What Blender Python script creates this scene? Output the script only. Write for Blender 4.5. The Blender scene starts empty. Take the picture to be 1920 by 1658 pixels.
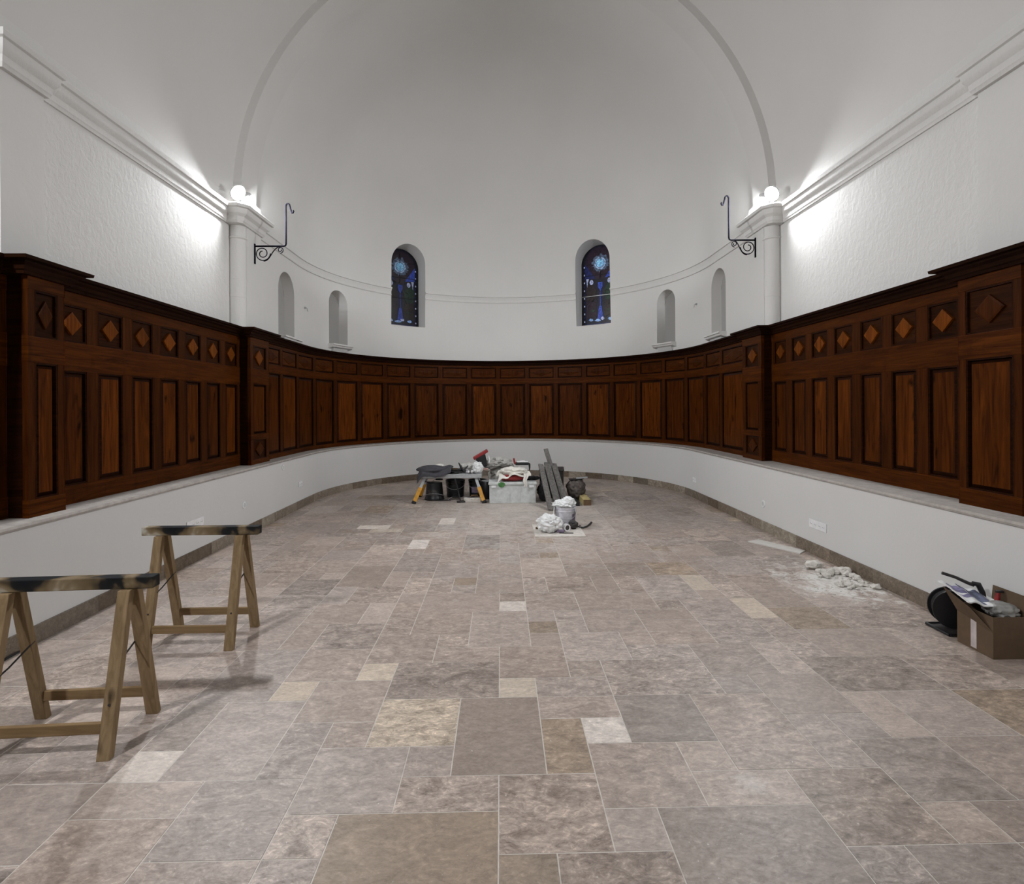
import bpy, math, random
from mathutils import Vector, Matrix, noise
PI = math.pi
random.seed(7)
C = bpy.context.scene.collection
scene = bpy.context.scene

# ------------------------------------------------------------------ camera
YAW, ROLL, EYE = 0.0205, 0.0062, 1.553
cam_d = bpy.data.cameras.new('camera')
cam = bpy.data.objects.new('camera', cam_d)
C.objects.link(cam)
cam_d.sensor_fit = 'HORIZONTAL'
cam_d.sensor_width = 36.0
cam_d.lens = 1022.8 / 1920 * 36
cam_d.shift_x = 0.0
cam_d.shift_y = -(829 - 761.07) / 1920
cam_d.clip_start = 0.05
cam.matrix_world = Matrix.Translation((0, 0, EYE)) @ Matrix.Rotation(-YAW, 4, 'Z') @ Matrix.Rotation(PI / 2, 4, 'X') @ Matrix.Rotation(-ROLL, 4, 'Z')
scene.camera = cam

# ------------------------------------------------------------------ world, exposure
world = bpy.data.worlds.new('night_sky')
scene.world = world
world.use_nodes = True
bg = world.node_tree.nodes['Background']
bg.inputs[0].default_value = (0.010, 0.016, 0.035, 1)
bg.inputs[1].default_value = 1.0
scene.view_settings.view_transform = 'Standard'
scene.view_settings.look = 'None'
scene.view_settings.gamma = 1.0
scene.view_settings.use_curve_mapping = False
scene.view_settings.exposure = -0.82
LAMP_FRONT = 2500.0      # radiance of the two lamps by the apse arch
LAMP_REAR_L = 3900.0     # lamps on the next pair of piers, behind the photographer
LAMP_REAR_R = 500.0

# ------------------------------------------------------------------ mesh helpers
class MB:
    def __init__(self):
        self.v = []; self.f = []; self.m = []
    def add(self, vs, fs, mi=0):
        n = len(self.v)
        self.v += [tuple(p) for p in vs]
        for f in fs:
            self.f.append(tuple(i + n for i in f)); self.m.append(mi)
        return self
    def box(self, c, s, rot=None, mi=0):
        x, y, z = s[0] / 2, s[1] / 2, s[2] / 2
        vs = [Vector(p) for p in ((-x,-y,-z),(x,-y,-z),(x,y,-z),(-x,y,-z),(-x,-y,z),(x,-y,z),(x,y,z),(-x,y,z))]
        if rot is not None: vs = [rot @ p for p in vs]
        c = Vector(c)
        return self.add([c + p for p in vs], [(0,3,2,1),(4,5,6,7),(0,1,5,4),(1,2,6,5),(2,3,7,6),(3,0,4,7)], mi)
    def bar(self, a, b, w, h, up=(0,0,1), mi=0):
        """box beam from a to b, w across, h along up"""
        a, b = Vector(a), Vector(b); d = (b - a); L = d.length; d.normalize()
        u = Vector(up); u = (u - d * u.dot(d))
        if u.length < 1e-5: u = Vector((0,1,0)) - d * d.y
        u.normalize(); s = d.cross(u)
        R = Matrix((s, d, u)).transposed()
        return self.box((a + b) / 2, (w, L, h), R, mi)
    def lathe(self, prof, seg=32, mi=0, at=(0,0,0), rot=None, cap=True):
        at = Vector(at); vs = []; fs = []
        for r, z in prof:
            for k in range(seg):
                t = 2 * PI * k / seg
                p = Vector((r * math.cos(t), r * math.sin(t), z))
                if rot is not None: p = rot @ p
                vs.append(at + p)
        n = len(prof)
        for i in range(n - 1):
            for k in range(seg):
                k2 = (k + 1) % seg
                fs.append((i*seg+k, i*seg+k2, (i+1)*seg+k2, (i+1)*seg+k))
        if cap:
            fs.append(tuple(reversed(range(seg)))); fs.append(tuple((n-1)*seg + k for k in range(seg)))
        return self.add(vs, fs, mi)
    def tube(self, pts, r, seg=8, mi=0, flat=1.0):
        pts = [Vector(p) for p in pts]; n = len(pts); vs = []; fs = []
        rr = r if isinstance(r, (list, tuple)) else [r] * n
        t0 = (pts[1] - pts[0]).normalized()
        u = t0.orthogonal().normalized()
        for i, p in enumerate(pts):
            t = (pts[min(i+1, n-1)] - pts[max(i-1, 0)]).normalized()
            u = (u - t * u.dot(t)).normalized(); w = t.cross(u)
            for k in range(seg):
                a = 2 * PI * k / seg
                vs.append(p + (u * math.cos(a) + w * math.sin(a) * flat) * rr[i])
        for i in range(n - 1):
            for k in range(seg):
                k2 = (k + 1) % seg
                fs.append((i*seg+k, i*seg+k2, (i+1)*seg+k2, (i+1)*seg+k))
        fs.append(tuple(reversed(range(seg)))); fs.append(tuple((n-1)*seg + k for k in range(seg)))
        return self.add(vs, fs, mi)
    def prism(self, poly, z0, z1, M=None, mi=0):
        n = len(poly)
        vs = [Vector((x, y, z0)) for x, y in poly] + [Vector((x, y, z1)) for x, y in poly]
        if M is not None: vs = [M @ p for p in vs]
        fs = [tuple(reversed(range(n))), tuple(range(n, 2*n))] + [(i, (i+1) % n, n+(i+1) % n, n+i) for i in range(n)]
        return self.add(vs, fs, mi)
    def build(self, name, mats, parent=None, smooth=None, bevel=0, loc=None):
        me = bpy.data.meshes.new(name)
        vs = self.v
        if loc is not None: vs = [(a-loc[0], b-loc[1], c-loc[2]) for a, b, c in vs]
        me.from_pydata(vs, [], self.f)
        if not isinstance(mats, (list, tuple)): mats = [mats]
        for m in mats: me.materials.append(m)
        me.polygons.foreach_set('material_index', self.m)
        me.update()
        if smooth is not None:
            me.polygons.foreach_set('use_smooth', [True] * len(me.polygons))
            me.set_sharp_from_angle(angle=math.radians(smooth))
        o = bpy.data.objects.new(name, me); C.objects.link(o)
        if loc is not None: o.location = loc
        if bevel:
            b = o.modifiers.new('bevel', 'BEVEL'); b.width = bevel; b.segments = 2; b.limit_method = 'ANGLE'; b.angle_limit = math.radians(40)
        if parent is not None:
            o.parent = parent
            if loc is None:      # vertices given in world space, parent is not rotated
                o.matrix_parent_inverse = Matrix.Translation(parent.location).inverted() if parent.type == 'EMPTY' else Matrix()
        return o

def tag(o, label, cat, group=None):
    o['label'] = label; o['category'] = cat
    if group: o['group'] = group
    return o
def struct(o):
    o['kind'] = 'structure'; return o
def thing(name, label, cat, loc=(0,0,0), rz=0, group=None):
    o = bpy.data.objects.new(name, None); C.objects.link(o)
    o.location = loc; o.rotation_euler = (0, 0, rz); o.empty_display_size = 0.1
    return tag(o, label, cat, group)
def part(name, mb, mats, parent, smooth=None, bevel=0):
    """part with vertices in the parent's own space"""
    o = mb.build(name, mats, None, smooth, bevel); o.parent = parent
    return o

# ------------------------------------------------------------------ materials
def mat(name):
    m = bpy.data.materials.new(name); m.use_nodes = True
    nt = m.node_tree; b = nt.nodes['Principled BSDF']
    return m, nt, b
def node(nt, t, **kw):
    n = nt.nodes.new(t)
    for k, v in kw.items(): setattr(n, k, v)
    return n
def noise_tex(nt, scale, detail=4, rough=.6, vec=None, dist=0):
    n = node(nt, 'ShaderNodeTexNoise'); n.inputs['Scale'].default_value = scale
    n.inputs['Detail'].default_value = detail; n.inputs['Roughness'].default_value = rough
    n.inputs['Distortion'].default_value = dist
    if vec is not None: nt.links.new(vec, n.inputs['Vector'])
    return n
def ramp(nt, fac, stops):
    r = node(nt, 'ShaderNodeValToRGB'); nt.links.new(fac, r.inputs[0])
    e = r.color_ramp.elements
    while len(e) < len(stops): e.new(.5)
    for i, (p, c) in enumerate(stops):
        e[i].position = p; e[i].color = (c[0], c[1], c[2], 1) if not isinstance(c, (int, float)) else (c, c, c, 1)
    return r
def mixc(nt, fac, a, b, mode='MIX'):
    n = node(nt, 'ShaderNodeMix', data_type='RGBA', blend_type=mode)
    for i, x in ((0, fac), (6, a), (7, b)):
        if isinstance(x, (int, float)): n.inputs[i].default_value = x
        elif isinstance(x, tuple): n.inputs[i].default_value = (*x, 1)
        else: nt.links.new(x, n.inputs[i])
    return n.outputs[2]
def bump(nt, b, h, strength=.3, dist=.01):
    n = node(nt, 'ShaderNodeBump'); n.inputs['Strength'].default_value = strength; n.inputs['Distance'].default_value = dist
    nt.links.new(h, n.inputs['Height']); nt.links.new(n.outputs[0], b.inputs['Normal'])
def plain(name, col, rough=.6, metal=0, bumps=0, bscale=60, vary=0.12, spec=.5):
    m, nt, b = mat(name)
    tc = node(nt, 'ShaderNodeTexCoord')
    n = noise_tex(nt, bscale * .3, 4, .6, tc.outputs['Object'])
    d = tuple(c * (1 - vary * 2) for c in col); l = tuple(min(1, c * (1 + vary)) for c in col)
    r = ramp(nt, n.outputs['Fac'], [(.3, d), (.7, l)])
    nt.links.new(r.outputs[0], b.inputs['Base Color'])
    b.inputs['Roughness'].default_value = rough; b.inputs['Metallic'].default_value = metal
    b.inputs['Specular IOR Level'].default_value = spec
    if bumps:
        n2 = noise_tex(nt, bscale, 4, .6, tc.outputs['Object']); bump(nt, b, n2.outputs['Fac'], bumps, .004)
    return m

def plaster(name, col, rough_amt, scale, speck=.0):
    m, nt, b = mat(name)
    geo = node(nt, 'ShaderNodeNewGeometry')
    n1 = noise_tex(nt, .8, 5, .6, geo.outputs['Position'])
    r = ramp(nt, n1.outputs['Fac'], [(.3, tuple(c * .955 for c in col)), (.7, col)])
    nt.links.new(r.outputs[0], b.inputs['Base Color'])
    b.inputs['Roughness'].default_value = .75
    b.inputs['Specular IOR Level'].default_value = .25
    mp = node(nt, 'ShaderNodeMapping'); mp.inputs['Scale'].default_value = (1, 1, .7)
    nt.links.new(geo.outputs['Position'], mp.inputs[0])
    n2 = noise_tex(nt, scale, 5, .62, mp.outputs[0], .6)
    bump(nt, b, n2.outputs['Fac'], rough_amt, .02)
    return m
M = {}
WHITE = (.72, .71, .69)
M['plaster'] = plaster('white_plaster', WHITE, .12, 9)
M['rough_plaster'] = plaster('rough_white_plaster', WHITE, .24, 18)
M['vault'] = plaster('vault_plaster', (.70, .685, .665), .10, 4)
M['stone_white'] = plaster('painted_stone', (.72, .71, .69), .3, 20)
M['low_wall'] = plaster('low_wall_plaster', (.68, .675, .665), .10, 30)
M['niche_back'] = plaster('darkened_niche_back', (.39, .38, .365), .1, 12)  # backs darker than the reveals; that brightness contrast is put into the colour

def wood(name, dark, light, vertical=True, rough=.42, knots=True, tone=.35):
    m, nt, b = mat(name)
    geo = node(nt, 'ShaderNodeNewGeometry'); oi = node(nt, 'ShaderNodeObjectInfo')
    off = node(nt, 'ShaderNodeVectorMath', operation='MULTIPLY_ADD')
    comb = node(nt, 'ShaderNodeCombineXYZ')
    for i in range(3): nt.links.new(oi.outputs['Random'], comb.inputs[i])
    nt.links.new(comb.outputs[0], off.inputs[0]); off.inputs[1].default_value = (37, 19, 53)
    nt.links.new(geo.outputs['Position'], off.inputs[2])
    mp = node(nt, 'ShaderNodeMapping')
    mp.inputs['Scale'].default_value = (16, 16, 1.1) if vertical else (1.3, 1.3, 22)
    nt.links.new(off.outputs[0], mp.inputs[0])
    n1 = noise_tex(nt, 1.4, 6, .65, mp.outputs[0], 1.2)
    r1 = ramp(nt, n1.outputs['Fac'], [(.30, dark), (.52, tuple((a+c)/2 for a, c in zip(dark, light))), (.72, light)])
    mp2 = node(nt, 'ShaderNodeMapping'); mp2.inputs['Scale'].default_value = (7, 7, 2.6)
    nt.links.new(off.outputs[0], mp2.inputs[0])
    n2 = noise_tex(nt, 1.3, 2, .5, mp2.outputs[0], .3)
    r2 = ramp(nt, n2.outputs['Fac'], [(.27, .16), (.36, 1.0)])
    col = mixc(nt, 1.0 if knots else .3, r1.outputs[0], r2.outputs[0], 'MULTIPLY')
    tn = node(nt, 'ShaderNodeMapRange'); nt.links.new(oi.outputs['Random'], tn.inputs[0])
    tn.inputs[3].default_value = 1 - tone; tn.inputs[4].default_value = 1 + tone
    col = mixc(nt, 1.0, col, tn.outputs[0], 'MULTIPLY')
    nt.links.new(col, b.inputs['Base Color'])
    b.inputs['Roughness'].default_value = rough; b.inputs['Specular IOR Level'].default_value = .04
    bump(nt, b, n1.outputs['Fac'], .15, .004)
    return m
M['wood_panel'] = wood('stained_pine_panel', (.022, .0050, .0009), (.140, .0365, .0042))
M['wood_frame'] = wood('stained_pine_stile', (.022, .0052, .0009), (.078, .0210, .0030), True, knots=False, tone=.1)
M['wood_rail'] = wood('stained_pine_rail', (.024, .0056, .0009), (.098, .0265, .0034), False, knots=False, tone=.1)
M['wood_dark'] = wood('dark_stain_groove_shade', (.010, .0035, .0016), (.034, .010, .0035), False, .38, False, .1)  # dark stain, with part of the groove shade put into the colour
M['wood_cornice'] = wood('dark_cornice_wood', (.008, .0035, .002), (.026, .009, .004), False, .35, False, .05)
M['wood_field'] = wood('dark_field_wood', (.013, .0040, .0012), (.046, .0130, .0026), False, .4, False, .2)
M['wood_diamond'] = wood('orange_diamond_wood', (.075, .018, .0025), (.21, .060, .007), True, .4, False, .3)

# travertine floor tile
def travertine(name, attr=True, base=(.40, .34, .285), dust_and_light=False):
    m, nt, b = mat(name)
    geo = node(nt, 'ShaderNodeNewGeometry')
    if attr:
        at = node(nt, 'ShaderNodeAttribute', attribute_name='tone'); col0 = at.outputs['Color']
        at2 = node(nt, 'ShaderNodeAttribute', attribute_name='shift')
        off = node(nt, 'ShaderNodeVectorMath', operation='ADD')
        nt.links.new(geo.outputs['Position'], off.inputs[0]); nt.links.new(at2.outputs['Vector'], off.inputs[1])
        vec = off.outputs[0]
    else:
        vec = geo.outputs['Position']; col0 = base
    mp = node(nt, 'ShaderNodeMapping'); mp.inputs['Scale'].default_value = (1.0, 1.7, 1.7); nt.links.new(vec, mp.inputs[0])
    n1 = noise_tex(nt, 6.5, 10, .72, mp.outputs[0], 1.3)
    r1 = ramp(nt, n1.outputs['Fac'], [(.32, (.48, .45, .42)), (.44, (.80, .785, .77)), (.52, (1.02, 1.02, 1.01)), (.60, (1.25, 1.25, 1.24)), (.70, (1.70, 1.70, 1.69))])
    n3 = noise_tex(nt, 38, 4, .7, mp.outputs[0], .3)
    r3 = ramp(nt, n3.outputs['Fac'], [(.3, .80), (.7, 1.14)])
    if attr:
        amt = node(nt, 'ShaderNodeSeparateColor'); nt.links.new(at2.outputs['Color'], amt.inputs[0])
        frac = node(nt, 'ShaderNodeMath', operation='FRACT'); nt.links.new(amt.outputs[0], frac.inputs[0])
        mr = node(nt, 'ShaderNodeMapRange'); nt.links.new(frac.outputs[0], mr.inputs[0]); mr.inputs[3].default_value = .30; mr.inputs[4].default_value = 1.10
        f1 = mr.outputs[0]
    else: f1 = .9
    c = mixc(nt, f1, col0, r1.outputs[0], 'MULTIPLY')
    c = mixc(nt, .9, c, r3.outputs[0], 'MULTIPLY')
    n8 = noise_tex(nt, 15, 8, .75, mp.outputs[0], 2.2)
    r8 = ramp(nt, n8.outputs['Fac'], [(.36, .62), (.47, .96), (.55, 1.04), (.64, 1.60)])
    c = mixc(nt, f1 if attr else .6, c, r8.outputs[0], 'MULTIPLY')
    # broad wear, in world position
    n4 = noise_tex(nt, .9, 4, .6, geo.outputs['Position'])
    r4 = ramp(nt, n4.outputs['Fac'], [(.3, .93), (.7, 1.06)])
    c = mixc(nt, 1.0, c, r4.outputs[0], 'MULTIPLY')
    if dust_and_light:
        # plaster dust trodden round the rubble, far-floor brightness painted in, one small pale spot
        for (cx, cy, rx, ry, amt2) in ((2.92, 4.72, .62, .72, .9), (.4, 8.0, 3.0, 3.6, .30), (1.02, 2.2, .12, .10, .30)):
            sub = node(nt, 'ShaderNodeVectorMath', operation='SUBTRACT'); nt.links.new(geo.outputs['Position'], sub.inputs[0]); sub.inputs[1].default_value = (cx, cy, 0)
            sc = node(nt, 'ShaderNodeVectorMath', operation='MULTIPLY'); nt.links.new(sub.outputs[0], sc.inputs[0]); sc.inputs[1].default_value = (1/rx, 1/ry, 1)
            ln = node(nt, 'ShaderNodeVectorMath', operation='LENGTH'); nt.links.new(sc.outputs[0], ln.inputs[0])
            n5 = noise_tex(nt, 7, 7, .72, geo.outputs['Position'], 1.0)
            a = node(nt, 'ShaderNodeMath', operation='MULTIPLY_ADD'); nt.links.new(n5.outputs['Fac'], a.inputs[0]); a.inputs[1].default_value = -3.6; a.inputs[2].default_value = 2.05
            s2 = node(nt, 'ShaderNodeMath', operation='ADD'); nt.links.new(a.outputs[0], s2.inputs[0]); nt.links.new(ln.outputs['Value'], s2.inputs[1])
            rr = ramp(nt, s2.outputs[0], [(.45, amt2), (1.0, 0.0)])
            c = mixc(nt, rr.outputs[0], c, (.72, .70, .67))
        n6 = noise_tex(nt, 60, 2, .5, geo.outputs['Position']); r6 = ramp(nt, n6.outputs['Fac'], [(.73, 0.0), (.76, .6)])
        c = mixc(nt, r6.outputs[0], c, (.7, .68, .65))
    nt.links.new(c, b.inputs['Base Color'])
    rr2 = ramp(nt, n3.outputs['Fac'], [(.3, .54), (.7, .42)])
    nt.links.new(rr2.outputs[0], b.inputs['Roughness'])
    b.inputs['Specular IOR Level'].default_value = .5
    bump(nt, b, n3.outputs['Fac'], .12, .003)
    return m
M['tile'] = travertine('travertine_tile', True, dust_and_light=True)
M['grout'] = plain('pale_grout', (.60, .56, .51), .9, vary=.10)
M['skirting'] = travertine('travertine_skirting', True)
M['ledge'] = plain('grey_painted_ledge', (.40, .365, .335), .7, bumps=.2, vary=.10)
M['bronze'] = plain('wrought_iron', (.007, .0065, .010), .9, 0, spec=.03)
M['lead'] = plain('window_lead', (.012, .012, .016), .5, .3)
M['pine'] = wood('raw_pine', (.165, .112, .060), (.30, .212, .122), True, .6, True, .08)
M['pine_h'] = wood('raw_pine_rail', (.15, .095, .048), (.27, .182, .098), False, .6, False, .08)
def painted_beam():
    m, nt, b = mat('paint_smeared_beam')
    tc = node(nt, 'ShaderNodeTexCoord'); mp = node(nt, 'ShaderNodeMapping'); mp.inputs['Scale'].default_value = (4.5, 5, 5)
    nt.links.new(tc.outputs['Object'], mp.inputs[0])
    n = noise_tex(nt, 1.0, 3, .5, mp.outputs[0], .4)
    r = ramp(nt, n.outputs['Fac'], [(.43, (.006, .007, .009)), (.49, (.014, .013, .012)), (.54, (.12, .085, .045)), (.61, (.20, .15, .09)), (.68, (.46, .44, .38))])
    nt.links.new(r.outputs[0], b.inputs['Base Color']); b.inputs['Roughness'].default_value = .7; b.inputs['Specular IOR Level'].default_value = .15
    return m
M['beam'] = painted_beam()
M['black'] = plain('black_plastic', (.010, .010, .012), .4)
M['black_soft'] = plain('black_cloth', (.014, .013, .015), .85, bumps=.5)
M['rubber'] = plain('black_rubber', (.015, .014, .014), .8)
M['white_plastic'] = plain('white_plastic', (.84, .84, .85), .45, vary=.04)
M['grey_plastic'] = plain('pale_grey_plastic', (.62, .65, .64), .5, vary=.08)
M['grey_metal'] = plain('dull_aluminium', (.42, .43, .44), .6, .1)
M['steel'] = plain('bright_steel', (.6, .6, .6), .3, .9)
M['yellow'] = plain('yellow_painted_metal', (.62, .30, .025), .5, vary=.15)
M['red'] = plain('red_plastic', (.28, .018, .020), .45, vary=.15)
M['green'] = plain('green_paint_mark', (.07, .22, .06), .7, vary=.25)
M['cloth_grey'] = plain('dark_grey_cloth', (.060, .058, .068), .9, bumps=.5, bscale=90)
M['cloth_white'] = plain('cream_cloth', (.74, .72, .66), .85, bumps=.3, bscale=60, vary=.05)
M['bag_white'] = plain('white_plastic_sack', (.78, .79, .79), .42, bumps=.2, vary=.04)
M['bag_grey'] = plain('dusty_clear_sack', (.52, .51, .48), .5, bumps=.3, bscale=12, vary=.12)
M['grey_wood'] = wood('weathered_grey_plank', (.085, .080, .075), (.21, .20, .19), True, .8, False, .25)
M['dark_metal'] = plain('dusty_dark_metal', (.055, .050, .048), .55, .3, vary=.3)
M['ply'] = plain('dusty_board', (.64, .60, .55), .7, vary=.1)
M['strip'] = plain('pale_strip_board', (.60, .575, .54), .8, vary=.05)
M['sackcloth'] = plain('dusty_brown_sack', (.12, .10, .09), .85, bumps=.4, vary=.25)
M['bag_dark'] = plain('cloudy_sack', (.27, .265, .25), .45, bumps=.3, bscale=14, vary=.25)
M['offcut'] = plain('yellow_plank', (.50, .40, .18), .7, vary=.2)
M['brown'] = plain('brown_wood', (.15, .085, .04), .7, vary=.2)
M['cardboard'] = plain('brown_cardboard', (.115, .072, .040), .85, vary=.08)
M['cardboard_in'] = plain('cardboard_inside', (.10, .062, .035), .9, vary=.08)
M['tape'] = plain('white_paper_tape', (.55, .48, .47), .7, vary=.12)
M['print'] = plain('grey_blue_print', (.12, .14, .22), .6, vary=.3)
M['print2'] = plain('violet_print', (.22, .20, .36), .6, vary=.3)
M['rock'] = plain('plaster_rubble', (.66, .63, .58), .9, bumps=1.0, bscale=70, vary=.12)
M['bucket_grey'] = plain('grey_bucket', (.68, .67, .72), .5, vary=.12)
M['lilac'] = plain('lilac_label', (.25, .20, .29), .6, vary=.2)
M['flesh'] = plain('pink_handle', (.42, .26, .22), .6, vary=.15)
def emis(name, col, strength):
    m, nt, b = mat(name)
    b.inputs['Base Color'].default_value = (*[c * .25 for c in col], 1); b.inputs['Roughness'].default_value = .3
    b.inputs['Emission Color'].default_value = (*col, 1); b.inputs['Emission Strength'].default_value = strength
    return m
def lampmat(name, s):
    m, nt, b = mat(name)
    b.inputs['Base Color'].default_value = (.9, .9, .9, 1)
    b.inputs['Emission Color'].default_value = (.955, .975, 1.0, 1); b.inputs['Emission Strength'].default_value = s
    return m
M['lamp_front'] = lampmat('lit_globe', LAMP_FRONT)
M['lamp_rear_l'] = lampmat('lit_globe_rear_left', LAMP_REAR_L)
M['lamp_rear_r'] = lampmat('lit_globe_rear_right', LAMP_REAR_R)

# ------------------------------------------------------------------ plan of the room
CL, WL = 0.065, 3.155          # low wall: centre, half width
CU = 0.10                      # everything above the ledge
YC = 9.02                      # centre of the apse
RS = 3.40                      # radius at which s is measured
SQ = PI / 2 * RS
LEDGE = 0.81
W_NAVE, W_PIER, W_APSE = 3.47, 3.30, 3.44
HS, R_VAULT, R_RING = 4.20, 3.47, 3.37
Y_BACK = -3.2
PY0, PY1 = 6.96, 7.38          # far pier, upper
NY0, NY1 = 3.70, 4.00
NEAR = {-1: (3.71, 4.06), 1: (3.45, 3.95)}    # near pier, upper

def U(s, r, cx=CU):
    """plan point at arc position s on the U of half width r"""
    if s < -SQ: return (cx - r, YC + (s + SQ))
    if s > SQ: return (cx + r, YC - (s - SQ))
    t = s / RS
    return (cx + r * math.sin(t), YC + r * math.cos(t))
def Unorm(s):
    """inward normal"""
    if s < -SQ: return (1, 0)
    if s > SQ: return (-1, 0)
    t = s / RS
    return (-math.sin(t), -math.cos(t))
S_BACK = SQ + YC - Y_BACK

def srange(a, b, step=.05):
    """samples along the U; only the round part is divided"""
    cuts = {a, b}
    lo, hi = max(a, -SQ), min(b, SQ)
    if lo < hi:
        cuts |= {lo, hi}
        n = max(1, int((hi - lo) / step))
        for i in range(n + 1): cuts.add(lo + (hi - lo) * i / n)
    out = []
    for c in sorted(cuts):
        if not out or c - out[-1] > 1e-6: out.append(c)
    return out

def sweepU(mb, prof, a, b, base_r, cx=CU, mi=0, step=.06, cap=True):
    """closed profile of (out, h) swept along the U; out is towards the room"""
    ss = srange(a, b, step); n = len(prof); vs = []
    for s in ss:
        for o, h in prof:
            x, y = U(s, base_r - o, cx); vs.append((x, y, h))
    fs = []
    for i in range(len(ss) - 1):
        for k in range(n):
            k2 = (k + 1) % n
            fs.append((i*n+k, i*n+k2, (i+1)*n+k2, (i+1)*n+k))
    if cap:
        fs.append(tuple(range(n))); fs.append(tuple(reversed([(len(ss)-1)*n + k for k in range(n)])))
    mb.add(vs, fs, mi)

def sweep_path(mb, prof, pts, left=True, mi=0):
    """closed profile swept along a 2D polyline with mitred corners; out = to the left of travel if left"""
    n = len(pts); q = len(prof); vs = []
    P2 = [Vector(p) for p in pts]
    nr = []
    for i in range(n - 1):
        d = (P2[i+1] - P2[i]).normalized(); nn = Vector((-d.y, d.x))
        nr.append(nn if left else -nn)
    for i in range(n):
        if i == 0: m = nr[0]
        elif i == n - 1: m = nr[-1]
        else:
            m = (nr[i-1] + nr[i]); m.normalize(); m = m / max(.3, m.dot(nr[i]))
        for o, h in prof:
            p = P2[i] + m * o; vs.append((p.x, p.y, h))
    fs = []
    for i in range(n - 1):
        for k in range(q):
            k2 = (k + 1) % q
            fs.append((i*q+k, i*q+k2, (i+1)*q+k2, (i+1)*q+k))
    fs.append(tuple(range(q))); fs.append(tuple(reversed([(n-1)*q + k for k in range(q)])))
    mb.add(vs, fs, mi)

# ------------------------------------------------------------------ floor
mod = .2033; X0, Z0 = -.018, 1.888
TONES = {'m': (.330, .280, .245), 'd': (.262, .224, .198), 'b': (.285, .230, .175), 'c': (.50, .440, .36), 'w': (.60, .565, .52),
         'g': (.346, .300, .268), 'l': (.415, .363, .323), 'v': (.330, .283, .252), 'k': (.245, .210, .186)}
fixed = [(-3,5,3,2,'d',.9),(-4,6,1,1,'c',.2),(-5,4,2,2,'g',.3),(-3,3,2,2,'c',.9),(-1,2,2,3,'d',.1),(-2,2,1,1,'v',.4),(-4,1,2,2,'l',.3),(-2,1,2,1,'v',.95),
 (-3,-1,3,2,'b',.2),(-4,0,1,1,'l',.95),(-4,3,1,1,'v',.5),(-5,2,1,2,'v',.6),(-7,2,2,3,'g',.2),(-6,5,1,1,'c',.1),(-6,6,2,2,'v',.4),(-4,7,2,2,'v',.5),(-2,8,1,1,'l',.8),
 (-2,7,2,1,'v',.6),(0,6,2,2,'v',.5),(0,5,1,1,'c',.1),(1,5,2,1,'g',.6),(1,4,2,1,'v',.5),(1,2,1,2,'b',.7),(2,3,1,1,'w',.3),(2,7,2,2,'l',.4),(2,6,1,1,'g',.6),
 (3,5,3,2,'g',.9),(4,8,1,1,'g',.3),(4,7,2,1,'l',.8),(6,6,2,2,'v',.4),(5,8,2,1,'v',.5),(6,5,1,1,'v',.3),(7,4,2,2,'g',.1),(3,3,2,2,'d',.3),(5,2,2,3,'v',.5),
 (7,2,1,2,'g',.4),(8,3,1,1,'g',.3),(8,1,2,2,'d',.5),(6,0,2,2,'d',.95),(8,0,1,1,'l',.4),(6,-1,1,1,'v',.9),(7,-1,2,1,'d',.4),(3,-1,3,2,'d',.3),(2,1,2,2,'v',.4),
 (4,2,1,1,'l',.3),(4,1,2,1,'l',.3),(0,0,2,2,'v',.95),(2,0,1,1,'l',.2),(0,-1,1,1,'b',.3),(1,-1,2,1,'d',.95),(-8,2,1,1,'w',.1),(-8,1,2,1,'l',.2),(-8,-1,2,2,'v',.5),
 (-6,0,2,2,'v',.4),(-7,14,2,3,'d',.2),(-5,20,1,2,'w',.3),(-5,22,2,2,'l',.5),(-3,17,3,2,'v',.3),(-3,15,2,2,'v',.3),(-1,14,2,3,'g',.3),(-3,11,3,2,'v',.2),(-3,9,2,2,'g',.5),
 (-1,8,2,3,'g',.3),(0,11,1,1,'w',.3),(2,13,2,2,'v',.8),(5,15,2,2,'k',.5),(3,11,3,2,'g',.3),(3,9,2,2,'v',.3),(9,5,3,2,'k',.95),(9,3,1,2,'l',.1),(10,3,2,2,'l',.2),(-9,16,2,2,'g',.4),
 (9,0,2,1,'d',.3),(-10,2,2,2,'v',.5),(-4,26,1,2,'w',.2),(-9,25,2,1,'w',.2),(-7,26,2,2,'m',.6)]
occ = {}
tiles = []
def put(j, k, w, h, tone, amt):
    for a in range(w):
        for c in range(h):
            if (j+a, k+c) in occ: return False
    for a in range(w):
        for c in range(h): occ[(j+a, k+c)] = 1
    tiles.append((j, k, w, h, tone, amt)); return True
for f in fixed: put(*f)
rnd = random.Random(11)
JMIN, JMAX, KMIN, KMAX = -18, 18, -26, 54
for k in range(KMIN, KMAX):
    for j in range(JMIN, JMAX):
        if (j, k) in occ: continue
        opts = [(2,3),(3,2),(2,2),(2,2),(2,1),(1,2),(1,1)]
        if rnd.random() < .45: rnd.shuffle(opts)
        else: opts = rnd.sample(opts[:4], 4) + rnd.sample(opts[4:], 3)
        last = tiles[-1][2:4]
        if opts[0] == last: opts = opts[1:] + opts[:1]
        for (w, h) in opts:
            t = rnd.choices('mdbcwgvlk', [16, 7, 3, 3, 2, 20, 24, 22, 2])[0]
            if w*h >= 4 and t in 'cw': t = 'l'
            if put(j, k, w, h, t, rnd.random()): break
        else: put(j, k, 1, 1, 'v', rnd.random())
mb = MB(); tone_l = []; shift_l = []
mb.add([(-3.7, Y_BACK, -.0004), (3.9, Y_BACK, -.0004), (3.9, 12.9, -.0004), (-3.7, 12.9, -.0004)], [(0, 1, 2, 3)], 1)
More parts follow.
